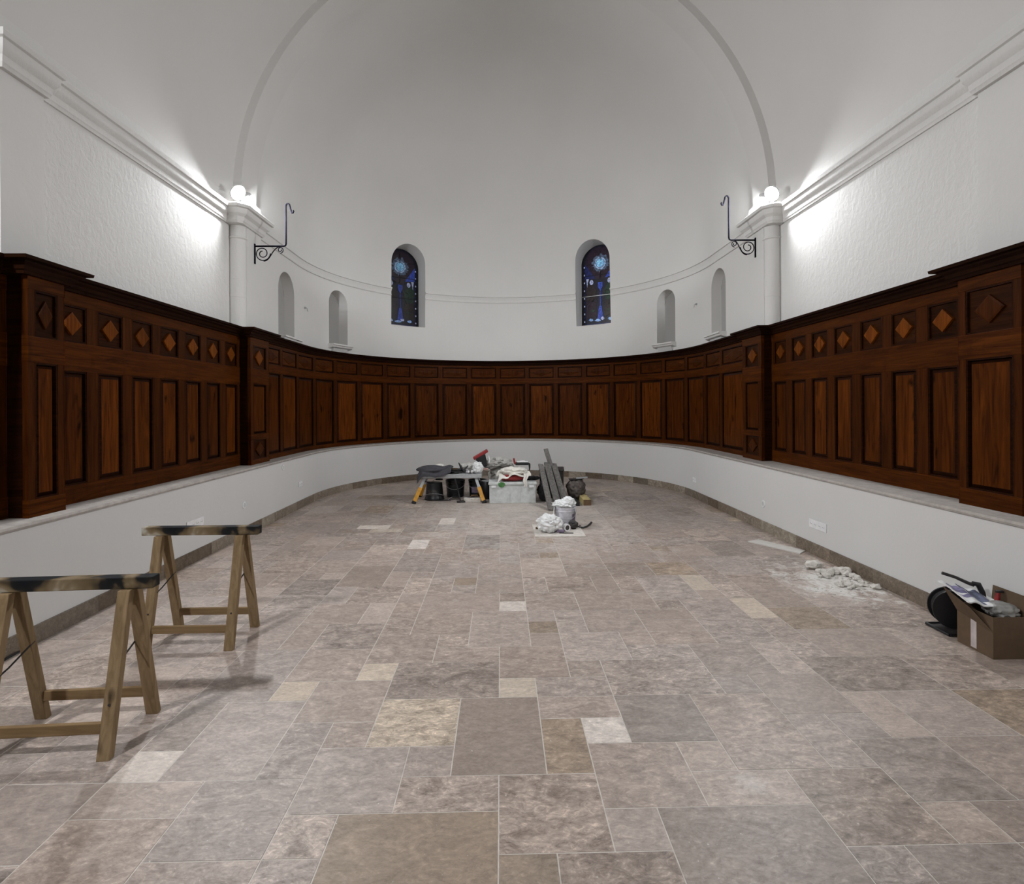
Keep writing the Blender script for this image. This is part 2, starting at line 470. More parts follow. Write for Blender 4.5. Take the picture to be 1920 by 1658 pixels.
tone_l.append((.5, .5, .5, 1)); shift_l.append((0, 0, 0, 1))
G = .0021
for (j, k, w, h, tn, amt) in tiles:
    x0, x1 = X0 + j*mod + G, X0 + (j+w)*mod - G; y0, y1 = Z0 + k*mod + G, Z0 + (k+h)*mod - G
    if y1 > 12.85 or x0 < -3.65 or x1 > 3.85 or y0 < Y_BACK: continue
    c = TONES[tn]; v = 1 + rnd.uniform(-.07, .07); wv = rnd.uniform(-.012, .012)
    mk = .72 if tn not in 'cwb' else .95
    c = tuple(a * mk + m0 * (1 - mk) for a, m0 in zip(c, (.345, .30, .265)))
    tone = ((c[0]*v + wv*.6) * 1.10, c[1]*v * 1.045, (c[2]*v - wv*.6) * 1.03, 1)
    sh = (rnd.randint(3, 60) + amt * .999, rnd.uniform(3, 60), rnd.uniform(3, 60), 1)
    zt = rnd.uniform(.0001, .0011); e = .0006
    n0 = len(mb.f)
    mb.add([(x0, y0, -.0025), (x1, y0, -.0025), (x1, y1, -.0025), (x0, y1, -.0025),
            (x0+e, y0+e, zt), (x1-e, y0+e, zt), (x1-e, y1-e, zt), (x0+e, y1-e, zt)],
           [(4,5,6,7),(0,1,5,4),(1,2,6,5),(2,3,7,6),(3,0,4,7)])
    for _ in range(len(mb.f) - n0): tone_l.append(tone); shift_l.append(sh)
def face_attr(o, name, data):
    a = o.data.attributes.new(name, 'FLOAT_COLOR', 'FACE')
    a.data.foreach_set('color', [x for t in data for x in t])
floor = struct(mb.build('floor', [M['tile'], M['grout']]))
face_attr(floor, 'tone', tone_l); face_attr(floor, 'shift', shift_l)

# ------------------------------------------------------------------ low wall, ledge, skirting
def lowseg(name, a, b):
    mb = MB()
    sweepU(mb, [(0, 0), (0, LEDGE - .03), (-.42, LEDGE - .03), (-.42, 0)], a, b, WL, CL)
    o = struct(mb.build(name, M['low_wall'], smooth=30))
    return o
lowseg('wall_left_low', -S_BACK, -SQ)
lowseg('wall_apse_low', -SQ, SQ)
lowseg('wall_right_low', SQ, S_BACK)
def ledgeseg(name, a, b):
    mb = MB()
    sweepU(mb, [(.014, LEDGE - .03), (.018, LEDGE - .016), (.012, LEDGE), (-.40, LEDGE), (-.40, LEDGE - .03)], a, b, WL, CL)
    return struct(mb.build(name, M['ledge'], smooth=30))
ledgeseg('trim_1', -S_BACK, -SQ); ledgeseg('trim_2', -SQ, SQ); ledgeseg('trim_3', SQ, S_BACK)

rs = random.Random(5)
def skirting(name, a, b):
    mb = MB(); tl = []; sl = []; s = a
    while s < b - 1e-4:
        L = rs.choice([.30, .40, .40, .42, .61, .61]) if abs(s) > SQ - .4 else .42
        e = min(b, s + L)
        n0 = len(mb.f); dr = rs.uniform(0, .0015)
        sweepU(mb, [(0, 0), (.012 + dr, 0), (.012 + dr, .118), (.010 + dr, .121), (0, .121)], s + .001, e - .001, WL, CL, step=.07)
        c = rs.choices([(.190, .150, .112), (.135, .100, .070), (.25, .205, .160), (.32, .275, .22), (.175, .145, .112)], [5, 5, 3, 2, 4])[0]; v = rs.uniform(.92, 1.06)
        sh = (rs.randint(3, 60) + rs.uniform(.3, .95), rs.uniform(3, 60), rs.uniform(3, 60), 1)
        for _ in range(len(mb.f) - n0): tl.append((c[0]*v, c[1]*v, c[2]*v, 1)); sl.append(sh)
        s = e
    o = struct(mb.build(name, M['skirting'])); face_attr(o, 'tone', tl); face_attr(o, 'shift', sl)
skirting('baseboard_left', -S_BACK, -SQ); skirting('baseboard_apse', -SQ, SQ); skirting('baseboard_right', SQ, S_BACK)

# ------------------------------------------------------------------ upper walls of the nave
H_LOW = LEDGE - .02
def nave_wall(name, sg):
    mb = MB()
    X = lambda r: CU + sg * r
    T = .35
    def slab(y0, y1, r, z0, z1, mi):
        mb.box((X(r + T/2), (y0+y1)/2, (z0+z1)/2), (T, y1-y0, z1-z0), mi=mi)
    NY0, NY1 = NEAR[sg]
    slab(Y_BACK, NY0, W_NAVE, H_LOW, HS, 0)
    slab(NY0, NY1, W_NAVE, H_LOW, 2.545, 0)
    slab(NY0, NY1, W_NAVE - .04, 2.545, HS, 0)
    slab(NY1, PY0, W_NAVE, H_LOW, HS, 1)
    slab(PY0, PY1, W_PIER, 2.545, HS, 0)
    slab(PY0, PY1, W_NAVE, H_LOW, 2.545, 0)
    o = struct(mb.build(name, [M['plaster'], M['rough_plaster']]))
    return o
nave_wall('wall_left', -1); nave_wall('wall_right', 1)

# nave vault
mb = MB(); N = 64; vs = []; fs = []
ys = [Y_BACK, NY0, NY1, PY0]
for y in ys:
    for i in range(N + 1):
        t = PI * i / N
        vs.append((CU - R_VAULT * math.cos(t), y, HS + R_VAULT * math.sin(t)))
for a in range(len(ys) - 1):
    for i in range(N):
        fs.append((a*(N+1)+i, a*(N+1)+i+1, (a+1)*(N+1)+i+1, (a+1)*(N+1)+i))
mb.add(vs, fs)
struct(mb.build('ceiling_nave', M['vault'], smooth=40))
# transverse arch
def ring(name, y0, y1, r0, r1, m):
    mb = MB(); vs = []; fs = []
    for i in range(N + 1):
        t = PI * i / N
        for (r, y) in ((r1, y0), (r0, y0), (r0, y1), (r1, y1)):
            vs.append((CU - r * math.cos(t), y, HS + r * math.sin(t)))
    for i in range(N):
        for k in range(4):
            k2 = (k + 1) % 4
            fs.append((i*4+k, (i+1)*4+k, (i+1)*4+k2, i*4+k2))
    fs += [(0,1,2,3), tuple(N*4 + k for k in (3,2,1,0))]
    mb.add(vs, fs); return struct(mb.build(name, m, smooth=35))
ring('ceiling_arch', PY0, PY1 + .02, R_RING, 3.9, M['vault'])
# wall closing the room behind the photographer
mb = MB(); mb.box((CU, Y_BACK - .1, 4.0), (8.2, .2, 8.2)); struct(mb.build('wall_back', M['plaster']))

# ------------------------------------------------------------------ apse shell with openings
OPEN = [dict(a=-6.08, b=-5.44, h0=2.64, h1=3.66, d=.17, kind='niche'), dict(a=-4.23, b=-3.71, h0=2.72, h1=3.75, d=.22, kind='niche'),
        dict(a=3.59, b=4.09, h0=2.74, h1=3.78, d=.22, kind='niche'), dict(a=5.29, b=5.87, h0=2.70, h1=3.76, d=.17, kind='niche'),
        dict(a=-2.61, b=-1.81, h0=3.28, h1=5.02, d=.42, kind='window'), dict(a=1.63, b=2.44, h0=3.31, h1=5.14, d=.42, kind='window')]
def arch_top(o, s):
    w = (o['b'] - o['a']) / 2; c = (o['a'] + o['b']) / 2
    return o['h1'] - w + math.sqrt(max(0, w*w - (s-c)**2))
def rprof(h):
    """radius of the apse surface at height h (wall, then half dome)"""
    if h <= HS: return W_APSE
    return W_APSE * math.sqrt(max(0, 1 - ((h - HS) / W_APSE) ** 2))
S_A = SQ + YC - PY1           # where the apse starts beside the pier
def apse():
    mb = MB(); cuts = set()
    for o in OPEN:
        n = 40
        for i in range(n + 1):
            t = -math.cos(PI * i / n)
            cuts.add(round((o['a'] + o['b'])/2 + t * (o['b'] - o['a'])/2, 5))
    for s in srange(-S_A, S_A, .06):
        if not any(o['a'] <= s <= o['b'] for o in OPEN): cuts.add(round(s, 5))
    ss = sorted(cuts)
    SPLIT = 5.30
    def P(s, h): x, y = U(s, rprof(h)); return (x, y, h)
    def heights(lo, hi, nmin=1):
        if hi <= HS: return [lo, hi]
        out = [lo] if lo < HS else []
        base = max(lo, HS); n = max(nmin, int((hi - base) / .06) + 1)
        return out + [base + (hi - base) * i / n for i in range(n + 1)]
    def strip(s0, s1, lo0, lo1, hi0, hi1, n):
        vs = []; 
        hs0 = [lo0 + (hi0 - lo0) * i / n for i in range(n + 1)]; hs1 = [lo1 + (hi1 - lo1) * i / n for i in range(n + 1)]
        for a, c in zip(hs0, hs1): vs += [P(s0, a), P(s1, c)]
        fs = [(2*i, 2*i+1, 2*i+3, 2*i+2) for i in range(n)]
        mb.add(vs, fs, 0)
    for s0, s1 in zip(ss[:-1], ss[1:]):
        op = [o for o in OPEN if o['a'] - 1e-4 <= s0 and s1 <= o['b'] + 1e-4]
        if op:
            o = op[0]; t0, t1 = arch_top(o, s0), arch_top(o, s1)
            strip(s0, s1, H_LOW, H_LOW, o['h0'], o['h0'], 1)
            if o['kind'] == 'niche':
                strip(s0, s1, t0, t1, HS, HS, 1); strip(s0, s1, HS, HS, SPLIT, SPLIT, 12)
            else:
                strip(s0, s1, t0, t1, SPLIT, SPLIT, 10)
        else:
            strip(s0, s1, H_LOW, H_LOW, HS, HS, 1); strip(s0, s1, HS, HS, SPLIT, SPLIT, 12)
    # reveals
    for o in OPEN:
        n = 48; w = (o['b'] - o['a'])/2; c = (o['a'] + o['b'])/2
        bd = [(o['a'], o['h0'])] + [(c - w*math.cos(PI*i/n), o['h1'] - w + w*math.sin(PI*i/n)) for i in range(n+1)] + [(o['b'], o['h0'])]
        vs = []
        for s, h in bd:
            vs.append(P(s, h)); x, y = U(s, W_APSE + o['d']); vs.append((x, y, h))
        m = len(bd)
        fs = [(2*i, 2*((i+1) % m), 2*((i+1) % m)+1, 2*i+1) for i in range(m)]
        mb.add(vs, fs, 0)
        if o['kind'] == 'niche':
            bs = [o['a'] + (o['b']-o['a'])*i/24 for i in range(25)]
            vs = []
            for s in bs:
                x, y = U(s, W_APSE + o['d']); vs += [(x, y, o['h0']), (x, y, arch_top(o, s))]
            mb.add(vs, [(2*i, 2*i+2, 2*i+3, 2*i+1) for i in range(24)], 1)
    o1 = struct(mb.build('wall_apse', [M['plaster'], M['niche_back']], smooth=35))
    # half dome above
    mb2 = MB(); ss2 = srange(-S_A, S_A, .10); K = 40
    phi0 = math.asin((SPLIT - HS) / W_APSE); vs = []
    for s in ss2:
        for k in range(K + 1):
            ph = phi0 + (PI/2 - phi0) * k / K
            x, y = U(s, W_APSE * math.cos(ph)); vs.append((x, y, HS + W_APSE * math.sin(ph)))
    q = K + 1
    mb2.add(vs, [(i*q+k, (i+1)*q+k, (i+1)*q+k+1, i*q+k+1) for i in range(len(ss2)-1) for k in range(K)])
    struct(mb2.build('ceiling_apse', M['plaster'], smooth=60))
apse()

# ------------------------------------------------------------------ cornice and string course
CB, CT = 3.83, 4.05
PROF = [(-.02, CB), (.012, CB), (.016, CB + .022), (.020, CB + .03), (.024, CB + .075), (.042, CB + .105), (.046, CB + .125),
        (.048, CB + .165), (.062, CB + .172), (.066, CB + .205), (.062, CT), (-.02, CT)]
PROF = [(o * (1.35 if o > 0 else 1), h) for o, h in PROF]
PROFC = [(o * (1.45 if o > 0 else 1), h) for o, h in PROF]
def side_cornice(name, sg):
    X = lambda r: CU + sg * r
    mb = MB(); NY0, NY1 = NEAR[sg]
    p1 = [(X(W_NAVE), Y_BACK), (X(W_NAVE), NY0), (X(W_NAVE - .055), NY0), (X(W_NAVE - .055), NY1), (X(W_NAVE), NY1), (X(W_NAVE), PY0 - .16)]
    sweep_path(mb, PROF, p1, left=(sg > 0))
    return struct(mb.build(name, M['stone_white'], smooth=25))
side_cornice('trim_4', -1); side_cornice('trim_5', 1)
def capital(name, sg):
    X = lambda r: CU + sg * r
    mb = MB()
    p = [(X(W_NAVE), PY0 - .17), (X(W_PIER + .03), PY0 - .17), (X(W_PIER), PY0 - .14), (X(W_PIER), PY1), (X(W_APSE), PY1), (X(W_APSE), PY1 + .06)]
    sweep_path(mb, PROFC, p, left=(sg > 0))
    mb.box((X((W_PIER + W_NAVE)/2 + .02), PY0 - .07, (CB + CT)/2 - .001), (W_NAVE - W_PIER + .04, .18, CT - CB - .004))
    # necking ring and engaged shaft beneath
    o = struct(mb.build(name, M['stone_white'], smooth=25)); return o
capital('trim_6', -1); capital('trim_7', 1)
def shaft(name, sg):
    mb = MB(); x = CU + sg * 3.405; y = PY0 - .005; r = .098
    prof = [(r, 2.567), (r, 2.93), (r + .003, 2.935), (r + .003, 3.17), (r, 3.175), (r, 3.66), (r + .004, 3.665), (r + .016, 3.672), (r + .016, 3.685), (r + .002, 3.695), (r + .002, CB + .01)]
    mb.lathe(prof, 40, at=(x, y, 0))
    return struct(mb.build(name, M['stone_white'], smooth=30))
shaft('trim_8', -1); shaft('trim_9', 1)
def course(name, a, b):
    mb = MB(); prof = [(-.02, CB + .06), (.020, CB + .06), (.026, CB + .078), (.010, CB + .086), (.012, CB + .13), (.026, CB + .165), (.030, CB + .185), (.050, CB + .19), (.050, CT + .0), (-.02, CT + .004)]
    sweepU(mb, prof, a, b, W_APSE); return struct(mb.build(name, M['stone_white'], smooth=25))
course('trim_10', -S_A + .03, -2.61); course('trim_11', -1.81, 1.63); course('trim_12', 2.44, S_A - .03)

# sills under the four niches
for i, o in enumerate([q for q in OPEN if q['kind'] == 'niche']):
    mb = MB(); a, b, h = o['a'] - .03, o['b'] + .03, o['h0']
    sweepU(mb, [(-.1, h + .004), (.125, h + .004), (.125, h - .022), (.105, h - .03), (.095, h - .055), (.07, h - .07), (-.02, h - .09), (-.02, h - .1), (-.1, h - .1)], a, b, W_APSE, step=.08)
    sweepU(mb, [(-.02, h - .07), (.06, h - .07), (.0, h - .20), (-.02, h - .20)], a + .09, b - .09, W_APSE, step=.08)
    struct(mb.build('trim_%d' % (13 + i), M['stone_white'], smooth=25))

# ------------------------------------------------------------------ stained glass windows
GL = dict(night=(.010, .010, .022), navy=(.012, .018, .10), plum=(.022, .011, .022), brown=(.022, .013, .014), blue=(.035, .07, .40), pale=(.32, .52, .95),
          disc=(.28, .62, .95), green=(.012, .035, .022), cream=(.45, .50, .75), halo=(.10, .14, .22), glow=(.42, .60, .90))
def glassmat(n, c, s, k):
    m, nt, b = mat('glass_%s_%s' % (n, k))
    geo = node(nt, 'ShaderNodeNewGeometry'); nn = noise_tex(nt, 26, 3, .6, geo.outputs['Position'], .8)
    r = ramp(nt, nn.outputs['Fac'], [(.35, tuple(x * .25 for x in c)), (.62, c)])
    nt.links.new(r.outputs[0], b.inputs['Emission Color']); b.inputs['Emission Strength'].default_value = s
    b.inputs['Base Color'].default_value = (*[x * .25 for x in c], 1); b.inputs['Roughness'].default_value = .25
    return m
def window(n, o, strength, seed):
    w = (o['b'] - o['a'])/2 + .03; sc = (o['a'] + o['b'])/2
    cx, cy = U(sc, W_APSE + o['d'] - .05); nx, ny = Unorm(sc)
    Mx = Matrix.Translation((cx, cy, 0)) @ Matrix((( ny, nx, 0, 0), (-nx, ny, 0, 0), (0, 0, 1, 0), (0, 0, 0, 1))).transposed().inverted().to_4x4() if False else None
    ux = Vector((-ny, nx, 0)); nn = Vector((nx, ny, 0)); up = Vector((0, 0, 1)); O = Vector((cx, cy, 0))
    if ux.x < 0: ux = -ux            # ux runs left to right as seen from the room
    h0, h1 = o['h0'] - .02, o['h1'] + .02
    def P(u, h, dpt): return O + ux * u + up * h + nn * dpt
    names = list(GL); mats = [glassmat(k, GL[k], strength, n) for k in names]; ix = {k: i for i, k in enumerate(names)}
    g = MB()
    def poly(pts, k, dpt, th=.003):
        q = len(pts); vs = [P(u, h, dpt) for u, h in pts] + [P(u, h, dpt + th) for u, h in pts]
        fs = [tuple(range(q)), tuple(range(q, 2*q))] + [(i, (i+1) % q, q+(i+1) % q, q+i) for i in range(q)]
        g.add(vs, fs, ix[k])
    def disc(u, h, r, k, dpt, nseg=28, ry=None, irr=0, rr=random.Random(seed)):
        poly([(u + (r*(1 + irr*rr.uniform(-1, 1)))*math.cos(2*PI*i/nseg), h + (ry or r)*(1 + irr*rr.uniform(-1, 1))*math.sin(2*PI*i/nseg)) for i in range(nseg)], k, dpt)
    arch = [(-w, h0)] + [(w, h0)] + [(w*math.cos(PI*i/24), h1 - w + w*math.sin(PI*i/24)) for i in range(25)]
    poly(arch, 'night', 0, .004)
    H = h1 - h0; wi = w - .065
    # border of small squares
    for sgn in (-1, 1):
        for i in range(16):
            hh = h0 + .05 + i * (H - w - .02) / 16
            poly([(sgn*(w-.045)-.012, hh), (sgn*(w-.045)+.012, hh), (sgn*(w-.045)+.012, hh+.035), (sgn*(w-.045)-.012, hh+.035)], 'cream' if i % 2 else 'navy', .004)
    for i in range(7):
        u = -w + .10 + i * (2*w - .2)/6
        poly([(u-.02, h0+.02), (u+.02, h0+.02), (u+.02, h0+.045), (u-.02, h0+.045)], 'cream' if i % 2 else 'plum', .004)
    hd = h1 - w * 1.02 + .02
    disc(0, hd, wi*.98, 'plum', .004, irr=.04)
    disc(0, hd, wi*.52, 'halo', .0075, 60, irr=.20)
    disc(0, hd, wi*.36, 'glow', .011, 48, irr=.12)
    disc(0, hd, wi*.25, 'disc', .0145)
    m1 = h0 + H*.62
    poly([(-wi, m1-.02), (-wi*.3, m1-.05), (-wi, h0+H*.78)], 'navy', .006); poly([(wi, m1-.02), (wi*.3, m1-.05), (wi, h0+H*.78)], 'blue', .006)
    rr = random.Random(seed + 3)
    for sgn in (-1, 1):     # two robed kneeling shapes either side of the cup
        disc(sgn*wi*.58, h0+H*.555, .045, 'cream', .006, 14, .055)
        poly([(sgn*wi*.58, h0+H*.55), (sgn*wi*.25, h0+H*.45), (sgn*wi*.35, h0+H*.33), (sgn*wi*.9, h0+H*.33), (sgn*wi*.95, h0+H*.5)], 'brown' if sgn < 0 else 'green', .005)
        poly([(sgn*wi*.30, h0+H*.32), (sgn*wi*.9, h0+H*.33), (sgn*wi*.95, h0+H*.12), (sgn*wi*.22, h0+H*.14)], 'plum' if sgn < 0 else 'brown', .005)
        poly([(sgn*wi*.75, h0+H*.60), (sgn*wi*.92, h0+H*.60), (sgn*wi*.86, h0+H*.50)], 'cream', .009)
        disc(sgn*wi*.5, h0+H*.21, .05, 'green', .009, 10, .03, irr=.3)
        disc(sgn*wi*.62, h0+H*.10, .05, 'pale', .009, 10, .03, irr=.3)
    poly([(-.055, h0+H*.545), (.055, h0+H*.545), (.06, h0+H*.50), (0, h0+H*.43), (-.06, h0+H*.50)], 'blue', .010)
    poly([(-.012, h0+H*.43), (.012, h0+H*.43), (.010, h0+H*.24), (-.010, h0+H*.24)], 'blue', .010)
    poly([(-.03, h0+H*.26), (.03, h0+H*.26), (.075, h0+H*.10), (-.075, h0+H*.10)], 'blue', .011)
    disc(-.06, h0+H*.09, .07, 'pale', .012, 12, .03, irr=.3); disc(.05, h0+H*.11, .05, 'cream', .013, 12, .03, irr=.3)
    poly([(-wi, h0+.03), (wi, h0+.03), (wi, h0+.10), (-wi, h0+.10)], 'navy', .006)
    # frame (structure) with glass, leading and saddle bars
    f = MB()
    def bar(a, b, t, k=.012): f.bar(P(*a, .016), P(*b, .016), t, k, up=nn)
    n_ = 24
    fr = MB()
    ol = [(-w, h0), (-w, h1-w)] + [(-w*math.cos(PI*i/n_), h1-w+w*math.sin(PI*i/n_)) for i in range(1, n_)] + [(w, h1-w), (w, h0), (-w, h0)]
    for a, b in zip(ol[:-1], ol[1:]): fr.bar(P(*a, .01), P(*b, .01), .05, .022, up=nn)
    frame = struct(fr.build('window_%d' % n, M['lead']))
    gl = g.build('glass', mats, frame)
    bar((-w, h0+H*.385), (w, h0+H*.385 + .0), .012)
    bar((-w, h0+H*.635), (w, h0+H*.635), .010); bar((-w*.95, hd+wi*.30), (w*.95, hd+wi*.30), .006)
    bar((0, hd-wi*.9), (0, hd-.02), .006); bar((0, hd+wi*.25), (0, hd+wi*.8), .006); bar((-wi*.9, hd), (-wi*.27, hd), .005); bar((wi*.27, hd), (wi*.9, hd), .005)
    ci = [(wi*.27*math.cos(2*PI*i/28), hd+wi*.27*math.sin(2*PI*i/28)) for i in range(29)]
    for a, b in zip(ci[:-1], ci[1:]): bar(a, b, .008, .008)
    for _ in range(26):
        u = rr.uniform(-wi*.9, wi*.9); h = rr.uniform(h0+H*.1, h0+H*.6); a = rr.uniform(0, PI); L = rr.uniform(.05, .12)
        bar((u, h), (max(-w, min(w, u+L*math.cos(a))), h+L*math.sin(a)), .004, .006)
    f.build('leading', M['lead'], frame)
    if n == 2:
        sb = MB(); sb.bar(P(-w, h0+H*.385, .030), P(w, h0+H*.385, .030), .012, .012, up=nn); sb.build('saddle_bar', M['steel'], frame)
window(1, OPEN[4], .60, 3); window(2, OPEN[5], 1.35, 9)

# ------------------------------------------------------------------ wood panelling
TOP = 2.565
class Space:
    """(s, out, h) -> world for a run of panelling"""
    def __init__(self, kind, face): self.k = kind; self.face = face
    def P(self, s, o, h):
        if self.k == 'U': x, y = U(s, self.face - o); return (x, y, h)
        sg = -1 if self.k == 'L' else 1
        return (CU + sg * (self.face - o), s, h)
    def cuts(self, a, b):
        if self.k == 'U':
            n = max(1, int((b - a) / .11)); return [a + (b - a)*i/n for i in range(n + 1)]
        return [a, b]
def sbox(mb, S, a, b, o0, o1, h0, h1, mi=0):
    cs = S.cuts(a, b); vs = []
    for s in cs: vs += [S.P(s, o0, h0), S.P(s, o1, h0), S.P(s, o1, h1), S.P(s, o0, h1)]
    fs = []
    for i in range(len(cs) - 1):
        for k in range(4):
            k2 = (k + 1) % 4; fs.append((i*4+k, i*4+k2, (i+1)*4+k2, (i+1)*4+k))
    n = (len(cs) - 1) * 4
    fs += [(0, 1, 2, 3), (n+3, n+2, n+1, n)]
    mb.add(vs, fs, mi)
def raised(mb, S, a, b, h0, h1, o0, o1, bev, mi_edge=1, mi_top=0):
    """raised field: sloping border then flat centre"""
    ca = S.cuts(a, b); cb = S.cuts(a + bev, b - bev)
    n = len(ca); cb = [a + bev + (b - a - 2*bev) * i/(n-1) for i in range(n)]
    vs = [S.P(s, o0, h0) for s in ca] + [S.P(s, o0, h1) for s in ca] + [S.P(s, o1, h0 + bev) for s in cb] + [S.P(s, o1, h1 - bev) for s in cb]
    top = [(2*n+i, 2*n+i+1, 3*n+i+1, 3*n+i) for i in range(n-1)]
    edge = [(i, i+1, 2*n+i+1, 2*n+i) for i in range(n-1)] + [(3*n+i, 3*n+i+1, n+i+1, n+i) for i in range(n-1)] + [(0, 2*n, 3*n, n), (2*n-1, 4*n-1, 3*n-1, n-1)]
    mb.add(vs, edge, mi_edge); mb.add(vs, top, mi_top)
def moulding(mb, S, a, b, h0, h1, o0, o1, w, mi=0):
    sbox(mb, S, a, b, o0, o1, h0, h0 + w, mi); sbox(mb, S, a, b, o0, o1, h1 - w, h1, mi)
    sbox(mb, S, a, a + w, o0, o1, h0 + w, h1 - w, mi); sbox(mb, S, b - w, b, o0, o1, h0 + w, h1 - w, mi)
def diamond(mb, S, c, hc, w, h, o0, o1):
    q = [(c - w, hc), (c, hc - h), (c + w, hc), (c, hc + h)]; i = .82
    q2 = [(c + (s - c) * i, hc + (z - hc) * i) for s, z in q]
    vs = [S.P(s, o0, z) for s, z in q] + [S.P(s, o1 - .003, z) for s, z in q] + [S.P(s, o1, z) for s, z in q2]
    mb.add(vs, [(k, (k+1) % 4, 4+(k+1) % 4, 4+k) for k in range(4)] + [(4+k, 4+(k+1) % 4, 8+(k+1) % 4, 8+k) for k in range(4)] + [(8, 9, 10, 11)])
CP = [(-.02, TOP - .105), (.022, TOP - .105), (.026, TOP - .088), (.040, TOP - .078), (.046, TOP - .055), (.074, TOP - .038), (.080, TOP - .028), (.112, TOP - .022), (.116, TOP), (-.02, TOP)]
def cells(root, S, a, b, edges, st, up=(2.07, 2.36), lo=(.955, 1.845), diam='orange', panel_label=None):
    """panelling between a and b; edges = centre lines of stiles"""
    fr = MB(); rl = MB(); bk = MB(); mo = MB()
    sbox(bk, S, a, b, -.05, -.028, LEDGE, TOP - .02)
    bk.build('backing', M['wood_dark'], root)
    for (h0, h1) in ((LEDGE, lo[0]), (lo[1], up[0]), (up[1], TOP - .09)):
        rl = MB(); sbox(rl, S, a, b, -.03, 0, h0, h1); rl.build('rail', M['wood_rail'], root, bevel=.003)
    spans = []
    for i, e in enumerate(edges):
        l, r = max(a, e - st/2), min(b, e + st/2)
        fr = MB(); sbox(fr, S, l, r, -.029, -.004, lo[0] - .01, up[1] + .01); fr.build('stile', M['wood_frame'], root, bevel=.003)
    for e0, e1 in zip(edges[:-1], edges[1:]):
        l, r = max(a, e0 + st/2), min(b, e1 - st/2)
        if r - l < .07: continue
        p = MB(); raised(p, S, l + .012, r - .012, lo[0] + .012, lo[1] - .012, -.028, -.010, .042 if S.k == 'U' else .034)
        lp = p.build('lower_panel', [M['wood_panel'], M['wood_dark']], root)
        q = MB()
        if diam == 'orange':
            sbox(q, S, l, r, -.028, -.020, up[0], up[1])
            o = q.build('upper_panel', M['wood_field'], root)
            d = MB(); diamond(d, S, (l+r)/2, (up[0]+up[1])/2, min((r-l)*.33, .105), .092, -.020, .002)
            d.build('diamond', M['wood_diamond'], o)
        else:
            raised(q, S, l + .010, r - .010, up[0] + .010, up[1] - .010, -.028, -.014, .020)
            o = q.build('upper_panel', [M['wood_rail'], M['wood_dark']], root)
            d = MB(); diamond(d, S, (l+r)/2, (up[0]+up[1])/2, (r-l)*.42, .080, -.015, -.009)
            d.build('diamond', M['wood_frame'], o)
        for (h0, h1), pa in ((lo, lp), (up, o)):
            mo = MB(); moulding(mo, S, l, r, h0, h1, -.03, -.004, .014); mo.build('panel_moulding', M['wood_dark'], pa)
def corn(root, pts, left):
    mb = MB(); sweep_path(mb, CP, pts, left); mb.build('cornice', M['wood_cornice'], root, smooth=25)

